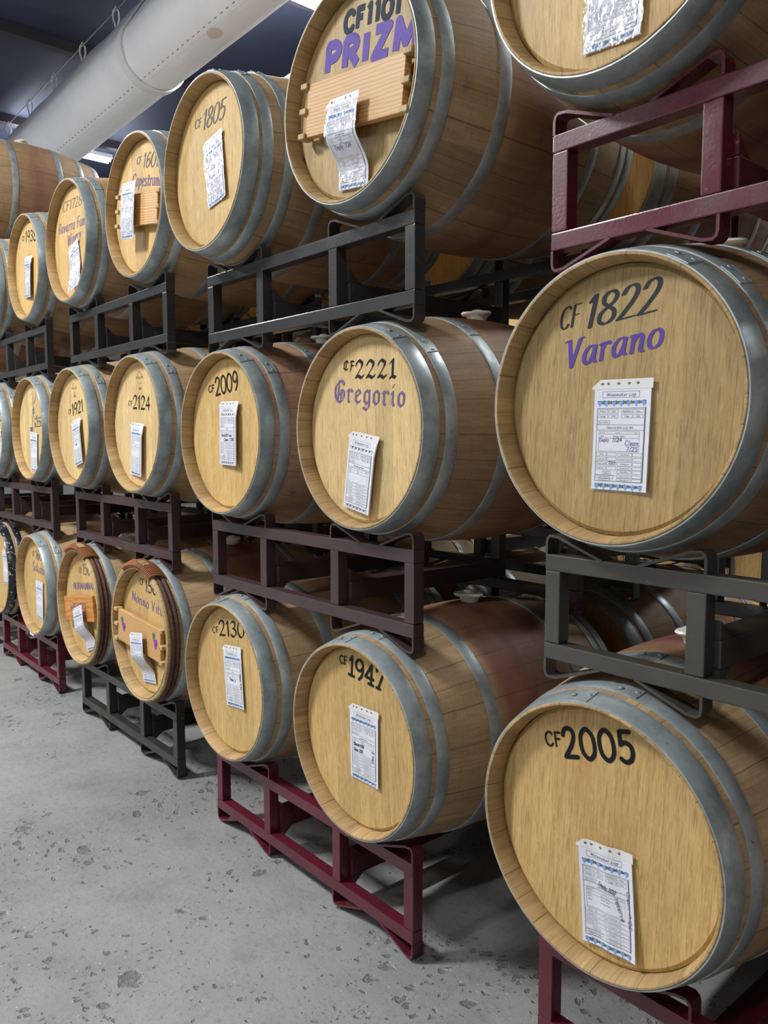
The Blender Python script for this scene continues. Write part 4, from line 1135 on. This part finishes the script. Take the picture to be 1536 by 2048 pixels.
# second row, back to back with the first; third row beyond the rear aisle
mates = {'A': (('CF 2005', None), ('CF 1822', None), (None, None)), 'B': (('CF 2130', 'CF 1947'), ('CF 2009', 'CF 2221'), ('CF 1805', 'CF 1101')),
         'C': (('the orange-boarded barrel', 'the grape-painted barrel'), ('CF 1921', 'CF 2124'), (None, None)), 'D': ((None, 'CF 1602'), (None, 'CF 2218'), (None, 'CF 1938'))}
NAMES = {'A': 'rightmost', 'B': 'second from right', 'C': 'third from right', 'D': 'fourth from right'}
rb = random.Random(11)
for row, y0, stacks, rown, where in ((2, 1.10, 'ABCD', 'second', 'behind'), (3, 4.0, 'ABCD', 'third', 'far behind')):
    for sk in stacks:
        st = STK[sk]
        dx = 0.0 if row == 2 else -1.42
        for l, (zr, zc) in enumerate(stack_levels(dict(st, yr=0.09, y=((0, 0),) * 3, fl=0.04 if row == 3 else st['fl']))):
            x0 = st['x'][l] + dx
            fl_fix = 0.0
            make_rack(x0, y0 + 0.09, zr, rb.choice(('dark', 'dark', 'maroon', 'red')) if row == 3 else 'dark', 'steel rack of the %s row, %s stack, %s tier' % (rown, NAMES[sk], TIER[l]), st['hs'][l], 'steel racks of the rows behind')
            for sd in (0, 1):
                mt = mates[sk][l][sd]
                if row == 2 and mt: lb = 'oak barrel in the row directly behind %s' % mt
                else: lb = 'oak barrel of the %s row, %s stack, %s side, %s tier' % (rown, NAMES[sk], SIDE[sd], TIER[l])
                make_barrel(x0 + (DXB if sd else -DXB), y0, zc[sd], st['s'], lb, rb.choice(('stave', 'stave', 'stave_pink', 'stave_grey')), 'head_gold', rb.choice(('six', 'six_b')), rb.uniform(.1, .8), 'oak barrels in the rows behind')

# ------------------------------------------------------------------ writing on the heads
B = BAR
lettering(B['2005'], [('painted_number', 'black', [T('CF', (-.142, .150), (-.100, .159), .030, .0045), T('2005', (-.091, .139), (.078, .179), .062, .0098, gap=.17)])])
lettering(B['1822'], [('painted_number', 'slate', [T('CF', (-.142, .155), (-.094, .160), .044, .0055, style='nib', slant=.30, nib=10), T('1822', (-.080, .151), (.082, .167), .062, .0098, style='nib', slant=.35, nib=10)]),
                      ('painted_name', 'purple', [T('Varano', (-.128, .073), (.096, .100), .056, .0090, style='nib', slant=.25, nib=10)])])
lettering(B['1947'], [('painted_number', 'black', [T('CF', (-.092, .204), (-.056, .206), .024, .004, slab=True), T('1947', (-.049, .179), (.110, .166), .058, .0090, slab=True)])])
lettering(B['2221'], [('painted_number', 'black', [T('CF', (-.099, .174), (-.048, .168), .028, .0050, style='nib', angular=True, nib=42), T('2221', (-.043, .147), (.135, .137), .050, .0100, style='nib', angular=True, nib=42, gap=.14)]),
                      ('painted_name', 'violet', [T('Gregorio', (-.143, .086), (.172, .059), .060, .0088, style='nib', angular=True, nib=42)])])
lettering(B['2009'], [('painted_number', 'black', [T('CF', (-.131, .150), (-.088, .153), .024, .0038), T('2009', (-.078, .136), (.082, .152), .063, .0076)])])
lettering(B['2130'], [('painted_number', 'black', [T('CF', (-.131, .149), (-.084, .158), .022, .0040, style='nib'), T('2130', (-.079, .150), (.102, .174), .055, .0100, style='nib')])])
stamp = lambda x, z: [Kv([(x - .020, z + .006), (x - .012, z + .020), (x, z + .025), (x + .012, z + .020), (x + .020, z + .006)], .0016),
                      Kv([(x - .018, z - .018), (x, z - .027), (x + .018, z - .018)], .0016), T('TONNELLERIE', (x - .036, z - .003), (x + .036, z - .004), .0075, .0012)]
lettering(B['2124'], [('painted_number', 'black', [T('CF', (-.105, .084), (-.063, .081), .020, .0036, style='nib'), T('2124', (-.056, .070), (.114, .058), .054, .0095, style='nib')]),
                      ('branded_stamp', 'burnt', stamp(.018, .195) + [T('2020', (.006, .146), (.034, .145), .009, .0014)])])
lettering(B['1921'], [('painted_number', 'black', [T('CF', (-.092, .064), (-.055, .066), .024, .0042, style='nib'), T('1921', (-.040, .057), (.112, .075), .056, .0095, style='nib')]),
                      ('branded_stamp', 'burnt', stamp(-.005, .190) + [T('2020', (-.012, .148), (.016, .147), .009, .0014)])])
lettering(B['2218'], [('painted_number', 'black', [T('CF', (.030, .014), (.054, .014), .016, .0030), T('2218', (.059, .012), (.165, .013), .034, .0055, style='nib')]),
                      ('purple_drawing', 'violet', [Kv([(-.010, .205), (.008, .170), (.000, .140), (.014, .115)], .0036), Kv([(.014, .115), (-.004, .105), (-.002, .090), (.016, .090), (.020, .105), (.014, .115)], .010),
                       Kv([(.010, .090), (-.012, .060), (-.020, .020), (-.040, .000)], .0036), Kv([(.010, .075), (.045, .060), (.075, .075)], .0034), Kv([(.014, .140), (.050, .165), (.070, .200)], .004), Kv([(-.005, .050), (.025, .030), (.030, .005)], .0036)]),
                      ('purple_words', 'violet', [T('VINO', (-.060, -.012), (-.010, -.012), .022, .0050), T('bella notte', (.030, .052), (.140, .056), .014, .0020)])])
lettering(B['1805'], [('painted_number', 'grey_letter', [T('CF', (-.112, .153), (-.066, .150), .028, .0050, style='nib', slant=.2, nib=15), T('1805', (-.058, .133), (.095, .130), .062, .0088, style='nib', slant=.3, nib=12)])])
lettering(B['prizm'], [('stencilled_number', 'stencil_blue', [T('CF1101', (-.050, .176), (.178, .139), .048, .0165, style='flat', gap=.16)]),
                       ('stencilled_name', 'purple', [T('PRIZM', (-.136, .101), (.242, .042), .068, .026, style='flat', gap=.16)])])
lettering(B['cape'], [('painted_number', 'grey_letter', [T('CF', (-.030, .180), (.012, .172), .028, .0050, style='nib', slant=.2, nib=15), T('1601', (.026, .153), (.172, .120), .056, .0090, style='nib', slant=.2, nib=15)]),
                      ('painted_name', 'violet', [T('Capestrano', (-.084, .105), (.196, .042), .048, .0068, style='nib', slant=.2, nib=15)])])
lettering(B['rava'], [('painted_number', 'grey_letter', [T('CF1728', (-.128, .168), (.128, .150), .044, .0056, style='nib', slant=.2, nib=15)]),
                      ('painted_name', 'violet', [T('Ravarra Fam', (-.200, .073), (.172, .050), .050, .0058, style='nib', slant=.2, nib=15), T('Winery', (-.077, -.005), (.108, .001), .050, .0058, style='nib', slant=.2, nib=15)])])
lettering(B['1938'], [('painted_number', 'black', [T('CF', (-.112, .170), (-.076, .164), .026, .0042, style='nib'), T('1938', (-.060, .156), (.130, .128), .056, .0086, style='nib')])])
lettering(B['saba'], [('painted_number', 'grey_letter', [T('CF', (-.084, .160), (-.044, .156), .028, .0050, style='nib'), T('1602', (-.014, .142), (.126, .150), .056, .0090, style='nib')]),
                      ('painted_name', 'violet', [T('Sakatis', (-.084, .075), (.142, .066), .050, .0070, style='nib', slant=.1)])])
lettering(B['norm'], [('painted_number', 'grey_letter', [T('CF', (-.062, .157), (-.022, .157), .028, .0050, style='nib'), T('1568', (-.005, .153), (.135, .166), .056, .0088, style='nib')]),
                      ('painted_name', 'violet', [T('NORMANNAMI', (-.147, .060), (.170, .100), .034, .0056, style='nib')])])
lettering(B['nonno'], [('painted_number', 'slate', [T('CF', (-.058, .200), (-.018, .196), .028, .0050, style='nib'), T('1567', (-.002, .176), (.150, .174), .050, .0085, style='nib')]),
                       ('painted_name', 'violet', [T('Nonno Vitto', (-.145, .117), (.188, .092), .040, .0066, style='nib')])])
lettering(B['D1l'], [('painted_number', 'black', [T('CF 2219', (-.03, .06), (.18, .06), .05, .0080, style='nib')]), ('painted_name', 'burnt', [T('Rosso', (-.02, -.06), (.18, -.06), .06, .010, style='nib')])])

# marks on wood and hoops that have their own shape
def grapes(boardo, x, z, y):
    bm = bmesh.new()
    for (dx, dz) in ((-.012, .012), (0, .013), (.012, .012), (-.008, .002), (.006, .002), (.014, .001), (-.003, -.008), (.008, -.008), (.003, -.018)):
        bm.faces.new([bm.verts.new((x + dx + .0068 * math.cos(2 * PI * q / 12), y, z + dz + .0068 * math.sin(2 * PI * q / 12))) for q in range(12)])
    o = put('painted_grapes', mesh_from(bm, 'painted_grapes', [M['grape_purple']]), boardo)
    bm = bmesh.new()
    lf = [(.0, .0), (.010, .012), (.022, .010), (.020, .022), (.028, .032), (.014, .034), (.004, .042), (-.004, .030), (-.014, .026), (-.006, .014)]
    bm.faces.new([bm.verts.new((x - .020 + a * .8, y, z + .012 + b * .8)) for a, b in lf])
    put('painted_leaf', mesh_from(bm, 'painted_leaf', [M['leaf_green']]), o)

pb = board(B['prizm'], -0.176, 0.236, -0.022, 0.140, -7.5, 'pine')
cb = board(B['cape'], -0.150, 0.225, -0.016, 0.125, -9.0, 'pine', thick=0.016, front=0.010)
nb = board(B['norm'], -0.206, 0.200, -0.016, 0.128, 8.5, 'orange', wedges=False, thick=0.014, front=0.012)
gb_ = board(B['nonno'], -0.232, 0.208, -0.012, 0.142, -2.5, 'pine', thick=0.018, front=0.008)
grapes(gb_, -0.168, 0.002, 0.0072); grapes(gb_, 0.160, 0.002, 0.0072)
bm = bmesh.new(); draw_text(bm, 'HENRY', (-.115, -.012), (.120, -.002), .034, .0056, 0.0112, 'nib')
put('painted_word', mesh_from(bm, 'painted_word', [M['violet']]), nb)
willow(B['norm']); willow(B['nonno'])

# ------------------------------------------------------------------ log sheets
SHT = 'white winemaker log sheet in a clear sleeve on the barrel '
make_sheet(B['1822'], .014, -.068, -1.2, SHT + 'CF 1822', 'flat', 0.0012, wine='Cabernet 60% Syrah 40%', rows=(('2015', 'Varano, David'),),
           hand=(('pen_blue', 'Empty', (-.049, .102), (-.026, .103), .007, .0009), ('slate', '7/24', (-.019, .102), (.004, .103), .008, .0010), ('pen_blue', 'Clean', (.011, .096), (.042, .095), .0100, .0009), ('pen_blue', '7/25', (.015, .0845), (.041, .0845), .0085, .0010), ('slate', '720', (-.026, .0565), (-.010, .0565), .006, .0008)))
make_sheet(B['2005'], .022, -.126, 5.5, SHT + 'CF 2005', 'curl', 0.0, wine='OPUS MAXIMUS', rows=(('2021', 'Barber, Brian'), ('2021', 'Fisher, John'), ('2021', 'La Forge, Mark')),
           hand=(('slate', 'Empty 7/22', (-.020, .136), (.022, .128), .010, .0011), ('pen_blue', 'Clean 7/25', (.049, .146), (.052, .070), .008, .0012), ('slate', 'reserve', (.020, .122), (.034, .078), .010, .0011)))
make_sheet(B['1947'], .028, -.014, 1.0, SHT + 'CF 1947', 'flat', 0.0, wine='Double Decker', rows=(('2019', 'Cellar'),), hand=(('slate', 'Cleaned 4/20', (-.048, .104), (-.002, .104), .009, .0016), ('slate', 'Clean 7/22', (-.048, .088), (-.006, .088), .009, .0016), ('slate', 'Oak 2', (.044, .072), (.046, .106), .008, .0016)))
make_sheet(B['2221'], -.010, -.124, -8.6, SHT + 'CF 2221', 'thick', 0.0, bw=True, wine='Mountain Red Blend', rows=(('2022', 'Cellar'),))
make_sheet(B['2009'], .025, -.002, -1.3, SHT + 'CF 2009', 'thick', 0.0, bw=True, wine='Syrah', rows=(('2020', 'Cellar'),), hand=(('slate', 'Used 8/5 Tank', (-.046, .104), (.036, .104), .009, .0015), ('slate', 'Clean 7/28', (-.030, .088), (.050, .090), .010, .0016)))
make_sheet(B['2130'], .027, .016, 6.0, SHT + 'CF 2130', 'flat', 0.0, wine='Merlot', rows=(('2021', 'Cellar'),), hand=(('slate', 'Clean 7/', (-.030, .100), (.014, .096), .009, .0016), ('slate', 'Empty 4/25', (.048, .130), (.050, .075), .008, .0018)))
make_sheet(B['2124'], -.008, -.105, -4.5, SHT + 'CF 2124', 'thick', 0.0, wine='Cabernet', rows=(('2021', 'Cellar'),))
make_sheet(B['1921'], .045, -.075, 9.0, SHT + 'CF 1921', 'thick', 0.0, wine='Zinfandel', rows=(('2019', 'Cellar'),), hand=(('slate', 'Oak', (-.02, .10), (.004, .10), .010, .0018),))
make_sheet(B['2218'], .006, -.132, -4.0, SHT + 'CF 2218', 'flat', 0.0, wine='Barbera', rows=(('2022', 'Cellar'),))
make_sheet(B['1805'], .034, -.023, 7.2, 'wrinkled clear sleeve with a log sheet on the barrel CF 1805', 'flat', 0.0045, wine='Malbec', rows=(('2018', 'Cellar'),), hand=(('slate', 'Clean 7/2', (-.04, .095), (.03, .095), .010, .0015),))
make_sheet(B['prizm'], .006, -.134, -6.0, 'wrinkled sleeve with a log sheet hanging over the wide pine board', 'board', 0.005, wine='Zin Petite Syrah', rows=(('2011', 'Cellar'),), hand=(('pen_blue', 'Empty 7/24', (-.04, .10), (.03, .10), .010, .0015),), over=0.052, edge=0.38)
make_sheet(B['top'], .001, -.122, -4.0, 'wrinkled sleeve with a log sheet at the photo top above the red rack', 'flat', 0.004, wine='Sangiovese', rows=(('2018', 'Cellar'),))
make_sheet(B['cape'], -.010, -.022, -8.0, 'wrinkled sleeve with a log sheet over the narrow wedged board', 'board', 0.005, wine='Montepulciano', rows=(('2016', 'Cellar'),), over=0.045, edge=2.0)
make_sheet(B['rava'], .038, -.120, 13.0, 'curled log sheet sleeve below the two lines of faded script', 'lift', 0.006, wine='Cabernet', rows=(('2017', 'Cellar'),))
make_sheet(B['1938'], -.001, -.050, -6.0, SHT + 'CF 1938', 'thick', 0.003, wine='Syrah', rows=(('2019', 'Cellar'),), hand=(('slate', 'Oak', (.01, .165), (.04, .165), .010, .0018),))
make_sheet(B['saba'], .038, -.088, -1.5, SHT + 'CF 1602', 'flat', 0.0, wine='Cabernet', rows=(('2016', 'Cellar'),))
make_sheet(B['norm'], .066, -.106, 18.0, 'log sheet in a clear sleeve hanging from the orange board', 'board', 0.002, wine='Nebbiolo', rows=(('2015', 'Cellar'),), over=0.042)
make_sheet(B['nonno'], .018, -.108, 8.0, 'log sheet in a clear sleeve hanging from the grape-painted board', 'board', 0.002, wine='Sangiovese', rows=(('2015', 'Cellar'),), over=0.044)
make_sheet(B['D0l'], .10, .02, 3.0, 'log sheet on the black-hooped barrel at the left edge', 'flat', 0.0, wine='Merlot', rows=(('2016', 'Cellar'),))
make_sheet(B['D1l'], .07, -.11, 5.0, 'log sheet on the middle-tier barrel cut by the left edge', 'flat', 0.003, wine='Syrah', rows=(('2022', 'Cellar'),))

bpy.context.view_layer.update()
